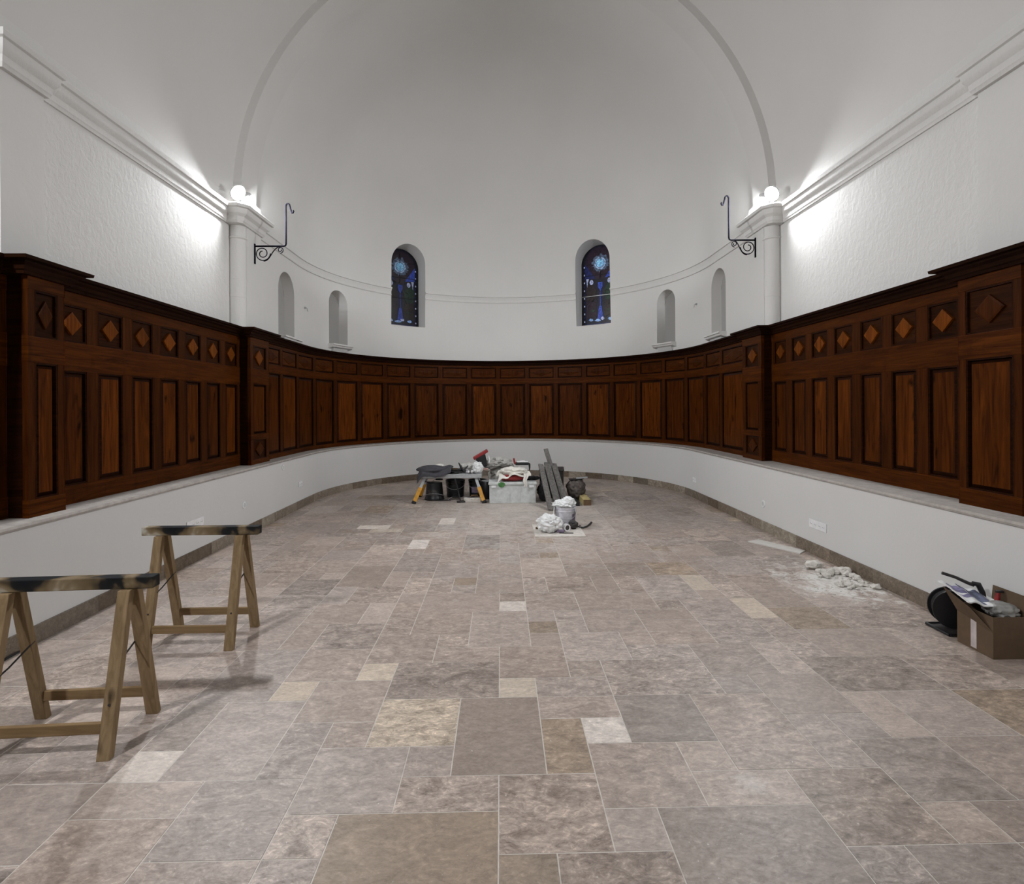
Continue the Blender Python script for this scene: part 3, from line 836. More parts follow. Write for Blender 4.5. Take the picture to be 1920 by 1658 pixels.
FW, FP = 3.44, 3.30      # panel face, pier face
NW0, NW1, PW0, PW1 = 3.72, 4.02, 7.05, 7.60
for sg, kind, side in ((-1, 'L', 'left'), (1, 'R', 'right')):
    X = lambda r: CU + sg * r
    NW0, NW1 = (3.76, 4.07) if sg < 0 else (3.49, 3.98)
    # bay between the two wood piers
    S = Space(kind, FW)
    t = thing('wood_panelling', 'dark stained pine wall panelling with seven orange diamonds on the %s wall' % side, 'panelling', (X(FW), (NW1+PW0)/2, LEDGE), group=None)
    n = 7; q0 = NW1 + (.05 if sg < 0 else .11); per = (PW0 - q0) / n
    cells(t, S, NW1, PW0, [NW1 - .08] + [q0 + per * i for i in range(n + 1)][0:0] + [q0 + per * i for i in range(n + 1)], .125)
    corn(t, [(X(FW), NW1 - .0), (X(FW), PW0)], sg > 0)
    # bay behind the near pier (towards and past the camera)
    t = thing('wood_panelling', 'dark stained pine panelling on the %s wall, nearer than the near pier' % side, 'panelling', (X(FW), 0, LEDGE))
    e0 = NW0 - per * 9
    cells(t, S, e0, NW0, [e0 + per * i for i in range(10)], .125)
    corn(t, [(X(FW), e0), (X(FW), NW0)], sg > 0)
    # piers
    for (y0, y1, far) in ((NW0, NW1, False), (PW0, PW1, True)):
        lab = ('dark wooden pier casing at the %s end of the curved panelling' if far else 'nearest dark wooden pier casing on the %s wall, close to the picture edge') % side
        t = thing('pier_casing', lab, 'panelling', (X(FP), (y0+y1)/2, LEDGE))
        S2 = Space(kind, FP)
        core = MB(); core.box((X(FP + .10), (y0+y1)/2, (LEDGE + TOP - .02)/2), (.13, y1 - y0 - .012, TOP - .02 - LEDGE)); core.build('core', M['wood_dark'], t)
        rl = MB(); fr = MB(); mo = MB(); st = .06 if not far else .085
        hs = [(LEDGE, .93), (1.87, 2.05), (2.37, TOP - .09)] if not far else [(LEDGE, .87), (1.13, 1.20), (1.86, 2.06), (2.36, TOP - .09)]
        holes = [(.93, 1.87), (2.05, 2.37)] if not far else [(.87, 1.13), (1.20, 1.86), (2.06, 2.36)]
        for h0, h1 in hs:
            rl = MB(); sbox(rl, S2, y0 - .0015, y1 + .0015, -.0375, 0, h0, h1); rl.build('rail', M['wood_rail'], t, bevel=.003)
        for h0, h1 in holes:
            pass
        for q0, q1 in ((y0, y0 + st), (y1 - st, y1)):
            fr = MB(); sbox(fr, S2, q0, q1, -.036, -.004, holes[0][0] - .01, holes[-1][1] + .01); fr.build('stile', M['wood_frame'], t, bevel=.003)
        for h0, h1 in holes:
            l, r = y0 + st, y1 - st; p = MB()
            if h1 - h0 > .5:
                raised(p, S2, l + .012, r - .012, h0 + .012, h1 - .012, -.034, -.012, .026); o = p.build('lower_panel', [M['wood_panel'], M['wood_dark']], t)
            else:
                sbox(p, S2, l, r, -.034, -.022, h0, h1); o = p.build('upper_panel', M['wood_field'], t)
                d = MB(); diamond(d, S2, (l+r)/2, (h0+h1)/2, (r-l)*.32, min(.10, (h1-h0)*.36), -.022, -.004); d.build('diamond', M['wood_frame'] if (not far or h0 < 1) else M['wood_diamond'], o)
            mo = MB(); moulding(mo, S2, l, r, h0, h1, -.035, -.004, .012); mo.build('panel_moulding', M['wood_dark'], o)
        ex = .03
        corn(t, [(X(FW), y0 - ex), (X(FP), y0 - ex), (X(FP), y1 + ex), (X(FW), y1 + ex)], sg > 0)
# curved run
FA = 3.39
S = Space('U', FA)
SA = SQ + YC - PW1
t = thing('wood_panelling', 'long curved run of stained pine panelling round the apse between the two piers', 'panelling', (CU, YC + FA, LEDGE))
edges = [-SA] + [-.16 + .66 * k for k in range(-9, 10)] + [SA]
cells(t, S, -SA, SA, edges, .085, up=(2.17, 2.42), lo=(.875, 2.05), diam='plain')
mb = MB(); sweepU(mb, CP, -SA, SA, FA, step=.08); mb.build('cornice', M['wood_cornice'], t, smooth=25)

# ------------------------------------------------------------------ lamps
def flood_lamp(sg, y, matl, lab, heads):
    """small twin-headed floodlight standing on the cornice; heads = (tilt down, turn towards the apse, offset along the wall)"""
    x = CU + sg * 3.30
    t = thing('floodlight', lab, 'lamp', (x, y, CT))
    b = MB(); b.lathe([(.05, 0), (.05, .008), (.02, .012), (.016, .03)], 24)
    for tilt, turn, off in heads:
        tr = math.radians(tilt)
        aim = Vector((-sg * math.cos(tr) * math.cos(turn), math.cos(tr) * math.sin(turn), -math.sin(tr)))
        R = Vector((0, 0, 1)).rotation_difference(aim).to_matrix()
        c = Vector((-sg * .01, off, .125))
        b.tube([(0, 0, .02), (sg * .02, off * .5, .05), tuple(c - aim * .03)], .009, 8)
        h = MB(); h.lathe([(.03, -.055), (.06, -.045), (.092, -.012), (.095, .004), (.095, .012), (.0885, .012), (.0885, .002)], 32, at=c, rot=R, cap=False); h.lathe([(.001, -.055), (.03, -.055)], 32, at=c, rot=R, cap=False); ho = part('housing', h, M['white_plastic'], t, 40)
        g = MB(); g.lathe([(.088, .004), (.080, .010), (.045, .015), (.001, .017)], 32, at=c, rot=R, cap=False); g.lathe([(.001, .003), (.088, .003)], 32, at=c, rot=R, cap=False); part('lens', g, matl, ho, 60)
    part('base', b, M['white_plastic'], t, 30)
    return t
HEADS = [(43, .95, .085), (36, -.45, -.085)]
flood_lamp(-1, 6.80, M['lamp_front'], 'glaring white floodlight on top of the left stone capital', HEADS)
flood_lamp(1, 6.80, M['lamp_front'], 'glaring white floodlight on top of the right stone capital', HEADS)
REAR = [(46, .85, .0)]
flood_lamp(-1, .30, M['lamp_rear_l'], 'white floodlight on the left cornice behind the photographer', REAR)
flood_lamp(1, .30, M['lamp_rear_r'], 'white floodlight on the right cornice behind the photographer', REAR)

# ------------------------------------------------------------------ iron brackets
def bracket(sg, x0, x1, h, top, y, lab):
    t = thing('iron_bracket', lab, 'bracket', (x0, y, h))
    d = 1 if x1 > x0 else -1; L = abs(x1 - x0)
    a = MB(); a.box((d * .006, 0, -.10), (.010, .030, .26)); part('wall_plate', a, M['bronze'], t)
    a = MB(); hk = []
    pts = [(0, 0, 0), (d*(L - .03), 0, 0), (d*(L - .008), 0, .008), (d*L, 0, .03), (d*L, 0, top - h - .03)]
    for i in range(1, 9):
        th = PI * i / 8; pts.append((d*(L + .025 - .025*math.cos(th)), 0, top - h - .03 + .03*math.sin(th)))
    pts += [(d*(L + .068), 0, top - h - .10), (d*(L + .078), 0, top - h - .122), (d*(L + .092), 0, top - h - .12), (d*(L + .100), 0, top - h - .10), (d*(L + .094), 0, top - h - .088)]
    a.tube(pts, .011, 8); part('arm', a, M['bronze'], t, 50)
    s = MB(); sp = []
    cx, cz = .105, -.105     # large scroll
    for i in range(46):
        th = i / 45 * 2 * PI * 1.75; r = .030 + .072 * (i / 45) ** 1.1
        sp.append((cx + r*math.cos(th + PI*.5), cz + .01 + r*math.sin(th + PI*.5)))
    end = sp[-1]
    sp2 = []
    sx, sz = L - .075, -.050
    for i in range(30):
        th = i / 29 * 2 * PI * 1.35; r = .012 + .030 * (i / 29)
        sp2.append((sx + r*math.cos(-th + PI*.2), sz + r*math.sin(-th + PI*.2)))
    s.tube([(d*u, 0, v) for u, v in sp], .0065, 6); s.tube([(d*u, 0, v) for u, v in sp2], .006, 6)
    e2 = sp2[-1]
    cur = [sp[-4]] ; 
    b0 = Vector((.12, cz - .090)); b1 = Vector((.215, cz - .09)); b2 = Vector((.225, -.015)); b3 = Vector((sx - .0, -.008))
    pts = []
    for i in range(15):
        u = i / 14; p = (1-u)**3*b0 + 3*(1-u)**2*u*b1 + 3*(1-u)*u*u*b2 + u**3*b3; pts.append((d*p.x, 0, p.y))
    s.tube(pts, .0065, 6)
    part('scroll', s, M['bronze'], t, 50)
bracket(-1, CU - W_PIER, -2.79, 3.655, 4.21, 7.18, 'black wrought iron scroll bracket with a tall hook on the left pier')
bracket(1, CU + W_PIER, 3.04, 3.735, 4.32, 7.18, 'black wrought iron scroll bracket with a tall hook on the right pier')

# ------------------------------------------------------------------ wall fittings on the low wall
def plate(sg, y, h, w, ht, lab, round_=False, holes=2, name='wall_socket'):
    x = CL + sg * WL; t = thing(name, lab, 'socket' if not round_ else 'cover plate', (x, y, h))
    mb = MB()
    if round_:
        R = Matrix.Rotation(-sg * PI/2, 3, 'Y')
        mb.lathe([(w/2, 0), (w/2, .006), (w/2 - .006, .010), (w/2 - .010, .009)], 32, rot=R)
        part('cover', mb, M['white_plastic'], t, 40)
        m2 = MB(); m2.lathe([(w*.30, .009), (w*.30, .011), (w*.26, .0115)], 24, rot=R); part('centre_ring', m2, M['grey_plastic'], t, 40)
        return
    mb.box((-sg * .005, 0, 0), (.010, w, ht)); part('plate', mb, M['white_plastic'], t, bevel=.003)
    R = Matrix.Rotation(-sg * PI/2, 3, 'Y')
    for i in range(holes):
        yy = (i - (holes - 1)/2) * (w / holes) * .95
        m2 = MB(); m2.lathe([(ht*.30, .010), (ht*.30, .0115), (ht*.25, .0115), (ht*.24, .0105)], 20, at=(0, yy, 0), rot=R)
        m2.box((-sg*.0118, yy - .011, 0), (.001, .006, .006), mi=1); m2.box((-sg*.0118, yy + .011, 0), (.001, .006, .006), mi=1)
        part('outlet', m2, [M['white_plastic'], M['black']], t, 40)
plate(1, 5.485, .315, .30, .086, 'white four-gang wall socket low on the right wall, nearest the camera', holes=4)
plate(1, 9.02, .30, .15, .08, 'small white double socket on the far right of the low wall, where the apse begins')
plate(-1, 8.45, .37, .15, .08, 'white double socket on the left low wall, where the apse begins')
plate(-1, 5.56, .385, .30, .086, 'white wide wall socket on the left low wall behind the farther sawhorse', holes=4)
plate(1, 6.64, .33, .09, .09, 'round white cover plate on the right low wall beyond the wide socket', True, name='round_cover_plate')
plate(-1, 6.61, .38, .09, .09, 'round white cover plate on the left low wall beyond the farther sawhorse', True, name='round_cover_plate')
plate(-1, 7.79, .70, .08, .08, 'round white cover plate high on the left low wall', True, name='round_cover_plate')
# little fixings left in the apse wall between the niches
for s_, h_, side in ((-5.02, 3.24, 'left'), (4.75, 3.34, 'right')):
    x, y = U(s_, W_APSE); nx, ny = Unorm(s_); t = thing('wall_hook', 'tiny grey metal hook in the white wall between the two %s niches' % side, 'hook', (x, y, h_))
    mb = MB(); mb.tube([(0, 0, 0), (nx*.03, ny*.03, 0), (nx*.045, ny*.045, -.015), (nx*.05, ny*.05, -.05), (nx*.06, ny*.06, -.06)], .005, 8); part('hook', mb, M['grey_metal'], t, 50)
    mb = MB(); mb.box((nx*.004, ny*.004, 0), (.03, .03, .03), Matrix.Rotation(math.atan2(ny, nx), 3, 'Z')); part('back_plate', mb, M['grey_metal'], t)

# ------------------------------------------------------------------ sawhorses
def sawhorse(x, y, rz, label):
    t = thing('sawhorse', label, 'sawhorse', (x, y, 0), rz)
    H = .757
    b = MB(); b.box((0, 0, H - .029), (.77, .062, .055)); part('beam', b, M['beam'], t, bevel=.004)
    for sx in (-1, 1):
        for sy in (-1, 1):
            l = MB(); xx = sx * .265
            top = Vector((xx, sy * .030, H - .058)); bot = Vector((xx, sy * .185, 0.0))
            # leg as sheared plank with level feet
            wx, wy = .028, .019
            vs = []
            for (c, z) in ((bot, 0.0), (top, H - .058)):
                for dx, dy in ((-wx, -wy), (wx, -wy), (wx, wy), (-wx, wy)): vs.append((c.x + dx, c.y + dy, z))
            l.add(vs, [(0,3,2,1),(4,5,6,7),(0,1,5,4),(1,2,6,5),(2,3,7,6),(3,0,4,7)])
            lo = part('leg', l, M['pine'], t, bevel=.003)
            if sy < 0:
                s = MB(); s.lathe([(.006, 0), (.006, .003)], 10, at=(xx, -.185 + .155*.32 - wy - .0005, .32*(H-.058)), rot=Matrix.Rotation(PI/2, 3, 'X')); part('screw', s, M['dark_metal'], lo)
    for sy in (-1, 1):
        s = MB(); k = .125 / (H - .058); yy = sy * (.185 - .155 * k)
        s.box((0, yy, .125), (.53 - .056, .022, .048)); part('stretcher', s, M['pine_h'], t, bevel=.003)
    for sx in (-1, 1):
        s = MB(); s.tube([(sx*.240, -.105, .345), (sx*.240, -.05, .36), (sx*.240, .05, .40), (sx*.240, .100, .42)], .0045, 6); part('strap', s, M['rubber'], t, 50)
    return t
sawhorse(-2.015, 3.715, 0.0, 'wooden sawhorse with a black-smeared top beam, the farther of the pair')
sawhorse(-2.035, 2.62, 0.055, 'wooden sawhorse with a paint-smeared beam at the left picture edge, the nearer of the pair')

# ------------------------------------------------------------------ soft shapes
def blob(mb, c, r, seed, amp=.25, freq=3.0, sub=4, flat=True, fold=.5, mi=0):
    """crumpled sack: sphere pushed by ridged noise, flattened where it rests"""
    import bmesh
    bm = bmesh.new(); bmesh.ops.create_icosphere(bm, subdivisions=sub, radius=1.0)
    vs = []; zb = c[2]
    for v in bm.verts:
        p = v.co.copy(); q = p * freq + Vector((seed * 7.3, seed * 3.1, seed * 1.7))
        n = noise.fractal(q, 1.0, 2.0, 4) ; rg = 1 - abs(noise.noise(q * 1.7)) * 2
        k = 1 + amp * n + amp * fold * rg
        w = Vector((p.x * r[0] * k, p.y * r[1] * k, p.z * r[2] * k)) + Vector((c[0], c[1], c[2] + r[2]))
        if flat and w.z < zb + .004 * (1 + n): w.z = zb + .002 + .002 * (1 + n)
        vs.append(w)
    bm.verts.ensure_lookup_table()
    fs = [tuple(v.index for v in f.verts) for f in bm.faces]; bm.free()
    mb.add(vs, fs, mi)
def sheet(mb, x0, x1, y0, y1, fn, nx=36, ny=24, th=.004, mi=0):
    """cloth with thickness: fn(u, v) -> (x, y, z)"""
    vs = []
    for lay in (0, 1):
        for j in range(ny + 1):
            for i in range(nx + 1):
                x, y, z = fn(i/nx, j/ny); vs.append((x, y, z + (th if lay == 0 else 0)))
    q = nx + 1; n = (nx+1)*(ny+1); fs = []
    for j in range(ny):
        for i in range(nx):
            a = j*q+i; fs.append((a, a+1, a+q+1, a+q)); fs.append((n+a, n+a+q, n+a+q+1, n+a+1))
    for i in range(nx):
        fs.append((i, n+i, n+i+1, i+1)); a = ny*q+i; fs.append((a, a+1, n+a+1, n+a))
    for j in range(ny):
        a = j*q; fs.append((a, a+q, n+a+q, n+a)); a = j*q+nx; fs.append((a, n+a, n+a+q, a+q))
    mb.add(vs, fs, mi)

# ------------------------------------------------------------------ the tool pile in the apse
# low work platform with yellow legs
PX0, PX1, PYF, PYB, PH = -1.30, -.36, 8.86, 9.30, .445
t = thing('work_platform', 'low grey work platform on splayed yellow legs with black feet', 'platform', ((PX0+PX1)/2, 9.05, 0))
def loc(p): return (p[0] - (PX0+PX1)/2, p[1] - 9.05, p[2])
b = MB(); b.box((0, .03, PH - .03), (PX1-PX0+.08, PYB-PYF, .06)); b.box((0, .03, PH - .001), (PX1-PX0+.02, PYB-PYF-.06, .006)); part('deck', b, M['grey_metal'], t, bevel=.006)
for sx in (-1, 1):
    for sy in (-1, 1):
        top = Vector(((PX0+.06 if sx < 0 else PX1-.06), 9.08 + sy*.16, PH - .05)); bot = Vector(((-1.40 if sx < 0 else -.27), 8.71 if sy < 0 else 9.40, .0))
        top = Vector(loc(top)); bot = Vector(loc(bot)); d = top - bot
        l = MB(); l.bar(bot + d*.62, top, .045, .03, up=(0, 1, 0)); l.bar(bot + d*.40, bot + d*.64, .052, .038, up=(0,1,0)); lo = part('leg', l, M['grey_metal'], t, bevel=.003)
        y = MB(); y.bar(bot + d*.055, bot + d*.60, .062, .048, up=(0, 1, 0)); part('yellow_sleeve', y, M['yellow'], lo, bevel=.004)
        f = MB(); f.bar(bot + Vector((0, 0, .006)), bot + d*.085, .070, .056, up=(0,1,0)); part('foot', f, M['rubber'], lo, bevel=.004)
# buckets under it
def bucket(name, x, y, r0, r1, h, m, lab, rim_bottom=False, handle=True, group=None, label_m=None, mband=None):
    t = thing(name, lab, 'bucket', (x, y, 0), 0, group)
    b = MB()
    if rim_bottom:
        prof = [(r0, .004), (r0, .018), (r0 - .008, .022), (r0 - .010, .045), (r0 - .014, .05), (r1 + .004, h - .035), (r1 + .004, h - .03), (r1, h - .004), (r1 - .004, h)]
        b.lathe(prof, 40)
    else:
        prof = [(r0 - .004, 0), (r0, .004), (r1 - .004, h - .06), (r1 + .003, h - .055), (r1 + .002, h - .038), (r1 + .001, h - .03), (r1 + .006, h - .025), (r1 + .008, h), (r1 - .002, h), (r1 - .004, h - .02), (r0 - .006, .008), (.002, .008)]
        b.lathe(prof, 40, cap=False); b.lathe([(.001, 0), (r0 - .004, 0)], 40, cap=False)
    part('body', b, m, t, 35)
    if handle:
        hh = MB(); zt = h - .045 if not rim_bottom else .05; rr = (r1 if not rim_bottom else r0) + .008
        pts = []
        for i in range(17):
            a = PI * i / 16; pts.append((rr*math.cos(a), -rr*math.sin(a)*.98 - .004, zt - .10*math.sin(a) if not rim_bottom else zt + .07*math.sin(a)))
        hh.tube(pts, .0028, 6); part('handle', hh, M['grey_metal'], t, 50)
    if label_m:
        l = MB(); n = 14; vs = []
        rA = lambda z: (r0 + (r1 - r0) * z / h) + .0015
        for i in range(n + 1):
            a = -PI/2 - .75 + 1.1 * i / n
            for z in (h*.28, h*.62): vs.append((rA(z)*math.cos(a), rA(z)*math.sin(a), z))
        l.add(vs, [(2*i, 2*i+2, 2*i+3, 2*i+1) for i in range(n)]); part('label', l, label_m, t, 50)
    return t
bucket('bucket', -1.115, 9.12, .165, .128, .285, M['black'], 'upturned black bucket nearest the left yellow leg', rim_bottom=True, label_m=M['dark_metal'])
bucket('bucket', -.79, 9.40, .145, .162, .29, M['black'], 'black bucket standing in the middle under the work platform', label_m=M['rubber'])
bucket('bucket', -.41, 9.40, .135, .150, .29, M['black'], 'dark blue-black bucket under the right end of the work platform', label_m=M['lilac'])
# trowel on the upturned bucket, trowel on the floor
def trowel(x, y, z, rz, lab, tilt=0, roll=0):
    t = thing('trowel', lab, 'trowel', (x, y, z)); t.rotation_euler = (roll, tilt, rz)
    b = MB(); b.prism([(-.02, -.055), (.16, -.045), (.20, 0), (.16, .045), (-.02, .055)], 0, .003); part('blade', b, M['dark_metal'], t)
    b = MB(); b.tube([(.02, 0, .003), (-.01, 0, .035), (-.05, 0, .045)], .005, 8); part('tang', b, M['steel'], t, 50)
    b = MB(); b.tube([(-.045, 0, .045), (-.06, 0, .047), (-.11, 0, .048), (-.155, 0, .048), (-.165, 0, .048)], [.011, .014, .016, .014, .008], 12); part('handle', b, M['black'], t, 50)
trowel(-1.13, 9.10, .292, 2.9, 'black-handled plastering trowel lying on the upturned bucket')
trowel(-.86, 9.02, .004, 3.45, 'pointed dark trowel lying on the floor before the middle bucket')
# timber block and long-handled float leaning by the right bucket
t = thing('stone_block', 'pale rough block lying on the floor between the platform legs', 'block', (-.47, 8.86, 0), .03)
b = MB(); b.box((0, 0, .035), (.27, .12, .07)); part('block', b, M['rock'], t, bevel=.006)
t = thing('leaning_float', 'long black-handled scraper leaning from the floor up to the platform', 'scraper', (-.66, 8.80, 0))
b = MB(); b.tube([(0, 0, .03), (-.045, .05, .20), (-.09, .06, .372)], [.009, .011, .012], 10); part('handle', b, M['black'], t, 50)
b = MB(); b.box((.01, -.005, .016), (.13, .055, .03), Matrix.Rotation(.35, 3, 'Z')); part('head', b, M['dark_metal'], t, bevel=.003)
t = thing('steel_float', 'flat steel float lying on the pale block', 'float', (-.44, 8.86, .072), .18)
b = MB(); b.box((0, 0, .0015), (.24, .09, .003)); part('blade', b, M['steel'], t)
b = MB(); b.tube([(-.06, 0, .003), (-.05, 0, .03), (.05, 0, .03), (.06, 0, .003)], [.008, .012, .012, .008], 10); part('handle', b, M['brown'], t, 50)
# jacket over left end of deck
zt = PH + .004
def jk(u, v):
    x = -1.37 + .56 * u; y = 8.80 + .46 * v
    top = zt + .055 + .028*math.sin(u*7 + v*2) + .02*noise.noise(Vector((u*5, v*5, 1)))
    edge = max(0, (-.0 + (8.86 - y))) / .06
    drop = max(0, 1 - v/.22); z = top - drop * (.13 * (1 - u*.75)) - max(0, (.16 - u)) * .55 * 1
    y2 = 8.835 if y < 8.835 else y
    return (x if x > -1.36 else -1.36, y2 - .02*drop, z)
b = MB(); sheet(b, 0, 0, 0, 0, jk, 34, 22, .018); blob(b, (-1.14, 9.03, zt), (.25, .19, .065), 3, .12, 1.6, 4, fold=.3)
tag(b.build('jacket', M['cloth_grey'], smooth=60), 'dark grey jacket draped over the left end of the work platform', 'jacket')
b = MB(); blob(b, (-1.03, 9.16, zt + .085), (.065, .05, .026), 8, .3, 3, 3); tag(b.build('rag', M['cloth_white'], smooth=60), 'small white rag on top of the grey jacket', 'rag')
# coil of black cable
t = thing('cable_coil', 'coiled black cable and straps on the middle of the work platform', 'cable', (-.80, 9.02, zt))
b = MB(); rc = random.Random(4); pts = []
for i in range(150):
    a = i * .31; r = .085 + .03*math.sin(i*.11); pts.append((r*1.55*math.cos(a) + rc.uniform(-.006, .006), r*math.sin(a), .012 + .045 * (i/150) + .012*math.sin(i*.7)))
b.tube(pts, .009, 7); part('cable', b, M['rubber'], t, 60)
b = MB(); b.box((.03, .02, .055), (.09, .05, .035), Matrix.Rotation(.4, 3, 'Z')); part('plug', b, M['brown'], t, bevel=.006)
# shears / black tool standing on its handles
t = thing('hand_shears', 'open black hand shears standing upright in the tool pile', 'shears', (-.655, 8.98, zt))
b = MB(); b.tube([(.05, 0, .02), (.0, 0, .09), (-.045, 0, .175)], [.014, .020, .009], 10); part('handle', b, M['black'], t, 50)
b = MB(); b.tube([(.0, .02, .02), (.06, .02, .07), (.11, .02, .125)], [.010, .014, .007], 10); part('handle', b, M['black'], t, 50)
# sealant cartridges
for i, (x, y, z, rz, ti) in enumerate(((-.545, 8.93, zt + .029, -1.35, .12), (-.475, 8.92, zt + .030, -1.55, .20))):
    t = thing('sealant_tube', ['white sealant tube with a black end, left of two side by side on the platform', 'white sealant tube with a black end, right of two side by side on the platform'][i], 'tube', (x, y, z))
    R = Matrix.Rotation(rz, 3, 'Z') @ Matrix.Rotation(PI/2 - ti, 3, 'Y')
    b = MB(); b.lathe([(.022, -.11), (.024, -.10), (.024, .05), (.02, .06), (.006, .07), (.004, .10)], 20, rot=R); part('cartridge', b, M['white_plastic'], t, 40)
    b = MB(); b.lathe([(.0245, .035), (.0245, .054), (.016, .060)], 20, rot=Matrix.Rotation(rz, 3, 'Z') @ Matrix.Rotation(PI/2 - ti, 3, 'Y')); part('end_cap', b, M['black'], t, 40)
b = MB(); blob(b, (-.52, 9.14, zt), (.16, .10, .075), 12, .3, 3.0, 4); tag(b.build('plastic_bag', M['bag_grey'], smooth=60), 'crumpled grey plastic bag behind the sealant tubes on the platform', 'bag')
b = MB(); blob(b, (-.385, 8.98, zt), (.075, .06, .085), 15, .35, 3.5, 4); tag(b.build('crumpled_wrap', M['bag_white'], smooth=60), 'crumpled white wrap in front of the red tool case', 'wrap')
# red tool case tilted
t = thing('tool_case', 'tilted tool case with a red lid and black body on the platform pile', 'tool case', (-.345, 9.16, zt + .055)); 
R = Matrix.Rotation(-.52, 3, 'Y')
b = MB(); b.box((0, 0, .235), (.27, .12, .055), R); part('lid', b, M['red'], t, bevel=.012)
b = MB(); b.box((.012, 0, .13), (.17, .115, .20), Matrix.Rotation(-.18, 3, 'Y')); part('body', b, M['black'], t, bevel=.012)
b = MB(); b.tube([(.135, -.065, .22), (.15, -.07, .16), (.14, -.065, .10)], .009, 8); part('clasp', b, M['white_plastic'], t, 50)
b = MB(); b.tube([(-.02, -.12, -.005), (.06, -.13, .0), (.13, -.12, .006)], [.014, .018, .014], 10); part('grip', b, M['flesh'], t, 50)
# big grey crumpled sack behind box
b = MB(); blob(b, (.02, 9.54, .0), (.23, .20, .29), 21, .16, 2.2, 5); blob(b, (-.16, 9.36, .48), (.15, .13, .085), 23, .25, 2.6, 4, flat=False); blob(b, (.04, 9.40, .50), (.15, .12, .075), 25, .25, 2.6, 4, flat=False); blob(b, (-.05, 9.34, .56), (.09, .08, .06), 27, .25, 2.6, 4, flat=False)
tag(b.build('rubble_sack', M['bag_grey'], smooth=60), 'bulging grey dusty sack behind the white crate', 'sack')
t = thing('paint_tin', 'dark paint tin standing between the platform and the crate', 'tin', (-.25, 9.18, .0))
b = MB(); b.lathe([(.10, 0), (.105, .01), (.105, .28), (.10, .29), (.092, .285)], 28); part('body', b, M['black'], t, 35)
b = MB(); b.lathe([(.092, .285), (.09, .30), (.06, .305)], 28); part('lid', b, M['grey_metal'], t, 35)
# crate
BX0, BX1, BYF, BYB, BH = -.205, .565, 8.66, 9.06, .335
t = thing('storage_crate', 'large pale grey plastic crate with white latches on the floor', 'crate', ((BX0+BX1)/2, (BYF+BYB)/2, 0), .09*0)
w, dd = BX1-BX0, BYB-BYF
b = MB(); b.box((0, 0, (BH - .04)/2), (w - .03, dd - .03, BH - .04)); part('body', b, M['grey_plastic'], t, bevel=.008)
b = MB(); b.box((0, 0, BH - .02), (w, dd, .04)); part('rim', b, M['grey_plastic'], t, bevel=.008)
for sx in (-1, 1):
    b = MB(); b.box((sx*(w/2 - .085), -dd/2 + .004, BH - .065), (.075, .03, .035)); l = part('latch', b, M['white_plastic'], t, bevel=.004)
    l['label'] = 'white latch'
for rx in (-.05, .12):
    b = MB(); b.box((rx, -dd/2 + .013, BH*.42), (.006, .006, BH*.72)); part('rib', b, M['grey_plastic'], t)
b = MB()
pts = [(-.175 + .055*math.cos(2*PI*i/14)*(1 + .2*math.sin(i*2.3)), BH - .035 + .042*math.sin(2*PI*i/14)*(1+.15*math.cos(i*3))) for i in range(14)]
Mt = Matrix.Translation((0, -dd/2 - .001, 0)) @ Matrix.Rotation(PI/2, 4, 'X')
b.prism(pts, 0, .0025, Mt); part('paint_mark', b, M['green'], t)
# red bag under white cloth on the crate
b = MB(); blob(b, (.18, 8.84, BH), (.20, .12, .055), 31, .12, 2.2, 4); tag(b.build('red_bag', M['red'], smooth=60), 'dark red bag under the white cloth on the crate', 'bag')
def wc(u, v):
    x = -.06 + .52*u; y = 8.70 + .38*v
    r = BH + .125 + .03*math.sin(v*9 + u*3) + .035*noise.noise(Vector((u*4, v*4, 5))) + .02*math.sin(u*14 + v*4)
    z = r - max(0, .42 - u)*.22*(1 - v) - max(0, .25 - v)*.20
    return (x + .02*math.sin(v*8), y, z)
b = MB(); sheet(b, 0, 0, 0, 0, wc, 44, 30, .010)
def wc2(u, v):      # hanging tongue
    z = BH + .13 - .20*v; return (.355 + .075*u - .03*u*v + .01*math.sin(v*9), 8.70 - .055*min(1, v*1.6) - .01*math.sin(u*6), z)
sheet(b, 0, 0, 0, 0, wc2, 14, 18, .008); blob(b, (.20, 8.90, BH + .085), (.21, .14, .065), 33, .22, 3, 4)
tag(b.build('dust_sheet', M['cloth_white'], smooth=60), 'cream cloth heaped over the crate with one end hanging down its front', 'cloth')
# sander on top
t = thing('electric_sander', 'black and white power sander with a red grip lying on the heaped cloth', 'power tool', (.30, 8.98, BH + .225))
b = MB(); b.box((.04, 0, .040), (.22, .09, .045)); part('motor_body', b, M['black'], t, bevel=.014)
b = MB(); b.box((.05, 0, .070), (.18, .08, .016)); b.lathe([(.05, .076), (.045, .084), (.02, .088)], 24, at=(.05, 0, 0)); part('top_cover', b, M['white_plastic'], t, bevel=.006)
b = MB(); b.tube([(-.07, 0, .03), (-.085, 0, .08), (-.092, 0, .128)], [.017, .016, .014], 12); part('grip', b, M['red'], t, 50)
b = MB(); b.tube([(.145, 0, .045), (.165, 0, .03), (.168, 0, -.02), (.165, .0, -.07)], [.016, .018, .014, .010], 10); part('power_cord', b, M['black'], t, 50)
# black holdall between crate and planks
b = MB(); blob(b, (.72, 8.86, 0), (.12, .14, .17), 41, .2, 2.5, 5); tag(b.build('black_holdall', M['black_soft'], smooth=60), 'black cloth holdall wedged between the crate and the grey planks', 'bag')
b = MB(); blob(b, (.50, 8.95, BH), (.13, .07, .03), 43, .3, 3, 4); tag(b.build('glove', M['black_soft'], smooth=60), 'black work glove on the right corner of the crate', 'glove')
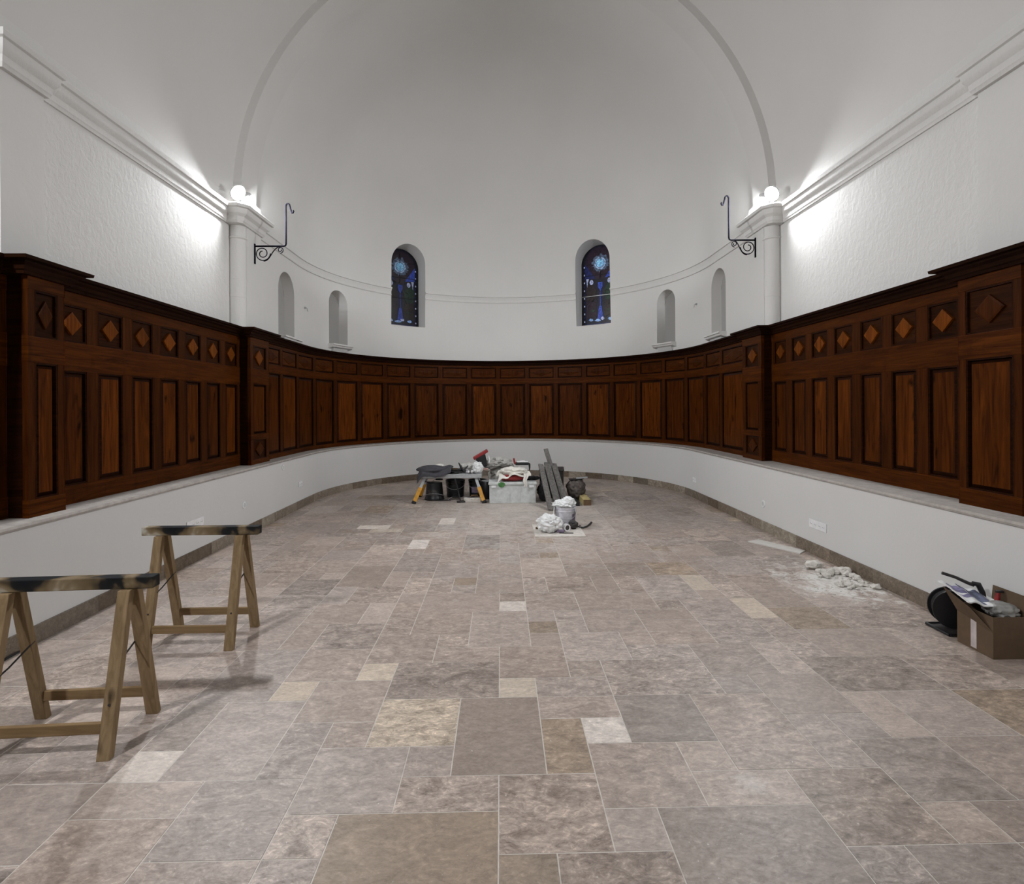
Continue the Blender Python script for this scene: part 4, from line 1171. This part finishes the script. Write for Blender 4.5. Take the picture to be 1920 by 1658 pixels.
# trestle the planks lean on
t = thing('tool_chest', 'dark dusty trunk behind the leaning grey planks', 'trunk', (.86, 9.29, 0), -.1)
b = MB(); b.box((0, 0, .23), (.40, .40, .46)); part('body', b, M['dark_metal'], t, bevel=.015)
b = MB(); b.box((0, 0, .475), (.42, .42, .03)); part('lid', b, M['dark_metal'], t, bevel=.008)
# planks
def plank(a, b_, w, th, lab, m='grey_wood'):
    mid = Vector(a); t = thing('leaning_plank', lab, 'plank', a, 0, 'grey planks leaning beside the crate')
    d = Vector(b_) - mid; q = MB(); q.bar((0, 0, 0), d, w, th, up=(0.25, -1, .4)); part('board', q, M[m], t, bevel=.003); return t
plank((.73, 8.02, .012), (.655, 9.02, .575), .085, .028, 'grey plank leaning by the crate, leftmost and reaching furthest toward the camera')
plank((.86, 8.20, .012), (.76, 9.04, .60), .105, .030, 'broad grey plank leaning in the middle of the stack beside the crate')
plank((.99, 8.40, .012), (.87, 9.08, .58), .100, .034, 'dark grey plank leaning rightmost, against the dark trunk')
plank((.98, 8.86, .012), (.745, 9.10, .83), .075, .022, 'thin grey batten sticking up highest above the leaning planks')
# dusty things right of the planks
b = MB(); blob(b, (1.24, 9.05, 0), (.15, .22, .17), 51, .16, 2.0, 5, fold=.3); tag(b.build('dusty_sack', M['sackcloth'], smooth=60), 'brownish dusty sack slumped right of the leaning planks', 'sack')
t = thing('metal_offcut', 'dark angular metal offcut lying on the dusty sack', 'metal offcut', (1.22, 9.02, .33), .3)
b = MB(); b.prism([(-.13, -.05), (.05, -.09), (.16, -.02), (.10, .06), (-.08, .08)], 0, .01); part('plate', b, M['dark_metal'], t, bevel=.002)
b = MB(); b.bar((.02, 0, .014), (.20, -.06, .03), .03, .02); part('arm', b, M['grey_metal'], t)
t = thing('yellow_plank', 'yellowish plank lying flat on the floor right of the pile, brown at its near end', 'plank', (1.30, 8.42, 0), .0)
b = MB(); b.box((.03, .75, .045), (.12, 1.50, .09)); part('board', b, M['offcut'], t, bevel=.003)
b = MB(); b.box((.03, -.003, .045), (.118, .006, .088)); part('end_grain', b, M['brown'], t)
t = thing('black_batten', 'short black batten lying beside the yellow plank', 'batten', (1.17, 8.40, 0), .02)
b = MB(); b.box((0, .25, .03), (.07, .55, .06)); part('board', b, M['black'], t, bevel=.003)

# ------------------------------------------------------------------ bucket on its board
t = thing('base_board', 'thin square dusty board on the floor under the grey bucket', 'board', (.695, 6.74, 0), .0)
b = MB(); b.box((0, 0, .006), (.60, .66, .012)); part('board', b, M['ply'], t, bevel=.002)
BZ = .0125
t = bucket('bucket', .815, 6.955, .120, .134, .255, M['bucket_grey'], 'pale grey bucket stuffed with white plastic on the square board', handle=True, label_m=None); t.location.z = BZ
l = MB(); n = 10; vs = []
for i in range(n + 1):
    a = -.95 + .62*i/n
    for z in (.03, .17): r = .1225 + .014*z/.255; vs.append((r*math.cos(a), r*math.sin(a), z))
l.add(vs, [(2*i, 2*i+2, 2*i+3, 2*i+1) for i in range(n)]); part('label', l, M['lilac'], t, 50)
b = MB(); blob(b, (.80, 6.95, .245), (.135, .13, .05), 61, .22, 2.6, 5, flat=False); blob(b, (.85, 6.93, .285), (.075, .07, .05), 63, .28, 2.6, 4, flat=False); blob(b, (.745, 6.93, .27), (.05, .06, .038), 64, .3, 2.6, 4, flat=False)
def hang(u, v): return (.905 + .045*v + .01*math.sin(u*6), 6.83 + .16*u, .30 - .15*v - .03*math.sin(u*7)*v)
sheet(b, 0, 0, 0, 0, hang, 14, 14, .003)
def hang2(u, v): return (.672 - .02*v, 6.86 + .09*u, .285 - .15*v)
sheet(b, 0, 0, 0, 0, hang2, 8, 10, .003)
tag(b.build('plastic_sheet', M['bag_white'], smooth=60), 'crumpled white plastic sheet bulging out of the grey bucket', 'plastic sheet')
b = MB(); blob(b, (.585, 6.66, BZ), (.135, .115, .10), 71, .26, 2.4, 5); tag(b.build('carrier_bag', M['bag_white'], smooth=60), 'crumpled white carrier bag on the left of the square board', 'bag')
t = thing('brush_handle', 'short brown brush handle poking out left of the carrier bag', 'brush', (.425, 6.80, BZ + .014), .1)
b = MB(); b.tube([(0, 0, 0), (.05, 0, 0), (.10, -.03, .0)], [.012, .013, .011], 10); part('handle', b, M['brown'], t, 50)
t = thing('tape_roll', 'white roll of tape with a dark centre standing on the square board', 'tape', (.795, 6.67, BZ + .045), .5)
R = Matrix.Rotation(PI/2, 3, 'X')
b = MB(); b.lathe([(.045, -.022), (.045, .022), (.030, .022), (.030, -.022), (.045, -.022)], 28, rot=R, cap=False); part('roll', b, M['white_plastic'], t, 40)
b = MB(); b.lathe([(.030, -.020), (.030, .020)], 24, rot=R, cap=True); part('core', b, M['dark_metal'], t, 40)
t = thing('scraper', 'small scraper with a dark blade in front of the tape roll', 'scraper', (.72, 6.56, BZ), -.1)
b = MB(); b.box((.06, 0, .004), (.17, .022, .008)); part('blade', b, M['dark_metal'], t)
b = MB(); b.box((-.01, .05, .015), (.09, .05, .03)); part('handle', b, M['lilac'], t, bevel=.005)
b = MB(); blob(b, (.895, 6.80, BZ), (.055, .05, .05), 77, .3, 2.6, 4); tag(b.build('sponge', M['dark_metal'], smooth=60), 'dark dirty sponge against the right foot of the grey bucket', 'sponge')
b = MB(); b.tube([(.945, 6.99, .012), (.965, 6.92, .012), (.985, 6.87, .012), (1.03, 6.855, .012), (1.075, 6.90, .012), (1.12, 6.98, .014), (1.15, 7.04, .020), (1.17, 7.07, .03)], [.013, .013, .012, .011, .011, .012, .014, .013], 10)
tag(b.build('curved_hose', M['black'], smooth=50), 'short curved black hose on the floor right of the grey bucket', 'hose')
t = thing('bucket_hook', 'tiny dark hook on the floor beside the bucket', 'hook', (.985, 7.02, .006))
b = MB(); b.tube([(0, 0, 0), (.02, -.01, .0), (.03, -.03, .002)], .005, 8); part('hook', b, M['black'], t, 50)

# ------------------------------------------------------------------ right side: strip board, rubble, box, reel
b = MB(); b.prism([(2.77, 6.09), (3.08, 5.57), (3.20, 5.68), (2.93, 6.17)], .0, .012)
tag(b.build('plaster_strip', M['strip'], bevel=.002), 'long pale strip of board lying on the floor by the right wall', 'board')
ro = random.Random(21)
rocks = [(2.94, 5.08, .062, 'largest pale lump of plaster rubble, nearest the strip of board'), (3.06, 4.93, .045, 'rounded rubble lump left in the touching pair'), (3.115, 4.90, .052, 'rounded rubble lump right in the touching pair')]
for i, (x, y, r, lab) in enumerate(rocks):
    b = MB(); blob(b, (x, y, 0), (r, r*.8, r*.62), 80 + i, .34, 1.5, 3, fold=.7); tag(b.build('plaster_lump', M['rock'], smooth=22), lab, 'rubble', 'lumps of plaster by the right wall')
lab = 'small chip of pale plaster rubble in the heap along the right skirting'
protos = []
for i in range(6):
    b = MB(); blob(b, (0, 0, 0), (.03, .024, .015), 90 + i, .42, 1.3, 2, fold=.8); o = b.build('plaster_chip', M['rock'], smooth=15); protos.append(o)
for i in range(60):
    u = ro.random(); x = 3.155 - ro.random()**1.5*.30 - (.02 if u < .5 else 0); y = 4.95 - u*.48 + ro.uniform(-.02, .02); k = ro.uniform(.25, .8) if i % 4 else ro.uniform(.9, 1.35)
    if i < 6: o = protos[i]
    else: o = protos[i % 6].copy(); C.objects.link(o)
    o.location = (min(x, 3.17), y, 0.0); o.rotation_euler = (0, 0, ro.uniform(0, 6)); o.scale = (k, k, k * ro.uniform(.8, 1.3))
    tag(o, lab, 'rubble', 'plaster chips by the right wall')
b = MB()
for i in range(120):
    x, y, r = ro.uniform(2.58, 3.16), ro.uniform(4.3, 5.05), ro.uniform(.002, .008); a = ro.uniform(0, 6)
    b.box((x, y, r*.4), (r*2, r*1.4, r*.8), Matrix.Rotation(a, 3, 'Z'))
o = tag(b.build('plaster_crumbs', M['rock']), 'fine crumbs of pale plaster scattered on the floor left of the rubble heap', 'plaster crumbs'); o['kind'] = 'stuff'

# cable reel
t = thing('cable_reel', 'black cable reel standing against the right skirting behind the cardboard box', 'cable reel', (3.07, 3.66, 0), 0)
R = Matrix.Rotation(PI/2, 3, 'X') 
Rz = Matrix.Rotation(-.35, 3, 'Z')
zc = .158
for sy in (-1, 1):
    b = MB(); b.lathe([(.128, -.006), (.130, 0), (.128, .006), (.05, .008)], 40, rot=Rz @ R, at=Rz @ Vector((0, sy*.045, zc))); part('flange', b, M['black'], t, 40)
b = MB()
for k in range(7): 
    pts = [Rz @ Vector((.105*math.cos(2*PI*i/36), -.033 + k*.011, zc + .105*math.sin(2*PI*i/36))) for i in range(37)]
    b.tube(pts, .0058, 6)
b.lathe([(.095, -.04), (.095, .04)], 28, rot=Rz @ R, at=(0, 0, zc)); part('wound_cable', b, M['rubber'], t, 60)
b = MB()
for a, c in (((-.10, -.10, .012), (-.10, .10, .012)), ((-.10, -.10, .012), (.10, -.10, .012)), ((.10, -.10, .012), (.10, .10, .012)), ((-.10, .10, .012), (.10, .10, .012))): b.tube([a, c], .011, 8)
b.tube([(0, -.10, .012), (0, -.075, zc)], .010, 8); b.tube([(0, .10, .012), (0, .075, zc)], .010, 8)
part('stand', b, M['black'], t, 50)
b = MB(); b.box((-.0, -.0, .010), (.19, .19, .006)); part('base_plate', b, M['dark_metal'], t)
# cardboard box
bx0, bx1, by0, by1, bh = 2.965, 3.195, 3.235, 3.495, .255
t = thing('cardboard_box', 'open brown cardboard box full of wrapped things at the right picture edge', 'box', (bx0, by0, 0), 0)
w, d2, th = bx1-bx0, by1-by0, .004
b = MB(); b.box((w/2, th/2, bh/2), (w, th, bh)); b.box((w/2, d2 - th/2, bh/2), (w, th, bh)); b.box((th/2, d2/2, bh/2), (th, d2 - 2*th, bh)); b.box((w - th/2, d2/2, bh/2), (th, d2 - 2*th, bh)); b.box((w/2, d2/2, th/2 + .0), (w - 2*th, d2 - 2*th, th))
part('body', b, M['cardboard'], t)
b = MB()     # left flap standing up and out
def flap(pts, thick):
    vs = [Vector(p) for p in pts]; nrm = (vs[1]-vs[0]).cross(vs[2]-vs[0]).normalized()*thick
    b.add([p for p in vs] + [p + nrm for p in vs], [(0,1,2,3), (7,6,5,4), (0,4,5,1), (1,5,6,2), (2,6,7,3), (3,7,4,0)])
flap([(.0, .0, bh*.62), (.0, d2, bh*.80), (-.075, d2 + .02, bh + .095), (-.055, .10, bh + .02)], .004)
part('side_flap', b, M['cardboard'], t)
b = MB(); flap([(w, 0, bh), (w, d2, bh), (w + .012, d2, bh + .11), (w + .012, 0, bh + .11)], -.004); part('back_flap', b, M['cardboard'], t)
b = MB(); b.box((-.0012, .135, bh*.42), (.0016, .042, bh*.72)); part('tape_strip', b, M['tape'], t)
# contents
t = thing('wrapped_packet', 'white printed plastic packet sticking out over the left side of the cardboard box', 'packet', (2.95, 3.40, bh + .02), 0)
b = MB()
def pk(u, v):
    x = -.085 + .30*u; y = .13 - .24*v + .02*u; z = .105 - .080*u - .05*v + .006*math.sin(u*17 + v*5) + .006*noise.noise(Vector((u*9, v*9, 2)))
    return (x, y, z)
sheet(b, 0, 0, 0, 0, pk, 30, 18, .008); part('wrapper', b, M['bag_white'], t, 50)
b = MB()
def pr(u0, u1, v0, v1, mi):
    def f(u, v): x, y, z = pk(u0 + (u1-u0)*u, v0 + (v1-v0)*v); return (x, y, z + .0085)
    sheet(b, 0, 0, 0, 0, f, 10, 8, .001, mi)
pr(.10, .36, .12, .5, 1); pr(.45, .78, .15, .80, 0); pr(.40, .44, .0, .95, 0); pr(.08, .3, .62, .75, 1)
part('print', b, [M['print'], M['print2']], t, 50)
b = MB(); blob(b, (3.10, 3.335, bh - .035), (.085, .08, .045), 101, .2, 2.4, 4, flat=False); tag(b.build('clear_bag', M['bag_dark'], smooth=60), 'cloudy plastic bag filling the cardboard box', 'bag')
b = MB(); blob(b, (3.06, 3.40, .03), (.085, .08, .085), 103, .12, 2.4, 4, flat=False); tag(b.build('dark_liner', M['black_soft'], smooth=60), 'dark cloth bundle inside the cardboard box under the packet', 'bundle')
t = thing('caulking_gun', 'black caulking gun handle rising above the cardboard box', 'tool', (3.10, 3.46, bh + .03), 0)
b = MB(); b.tube([(-.165, .12, .135), (-.10, .09, .115), (-.04, .06, .085), (-.01, .05, .075)], [.010, .010, .011, .012], 10); part('rod', b, M['dark_metal'], t, 50)
b = MB(); b.tube([(-.02, .05, .088), (.01, .04, .082), (.03, .03, .03), (.035, .02, -.03)], [.013, .018, .016, .012], 10); part('handle', b, M['black'], t, 50)
t = thing('red_handled_tool', 'dark red tool handle standing at the back of the cardboard box', 'tool', (3.165, 3.42, bh + .0), 0)
b = MB(); b.tube([(0, 0, -.02), (-.004, .0, .04), (.004, .0, .085)], [.014, .015, .012], 12); part('handle', b, M['red'], t, 50)
b = MB(); b.box((.012, 0, .092), (.045, .018, .016)); part('head', b, M['dark_metal'], t, bevel=.003)
# black cable end by the left skirting
b = MB(); b.tube([(CL-WL+.022, 3.05, .008), (CL-WL+.024, 3.25, .008), (CL-WL+.022, 3.42, .008), (CL-WL+.020, 3.53, .010)], .0075, 8)
tag(b.build('floor_cable', M['rubber'], smooth=50), 'black cable lying along the left skirting at the picture edge', 'cable')
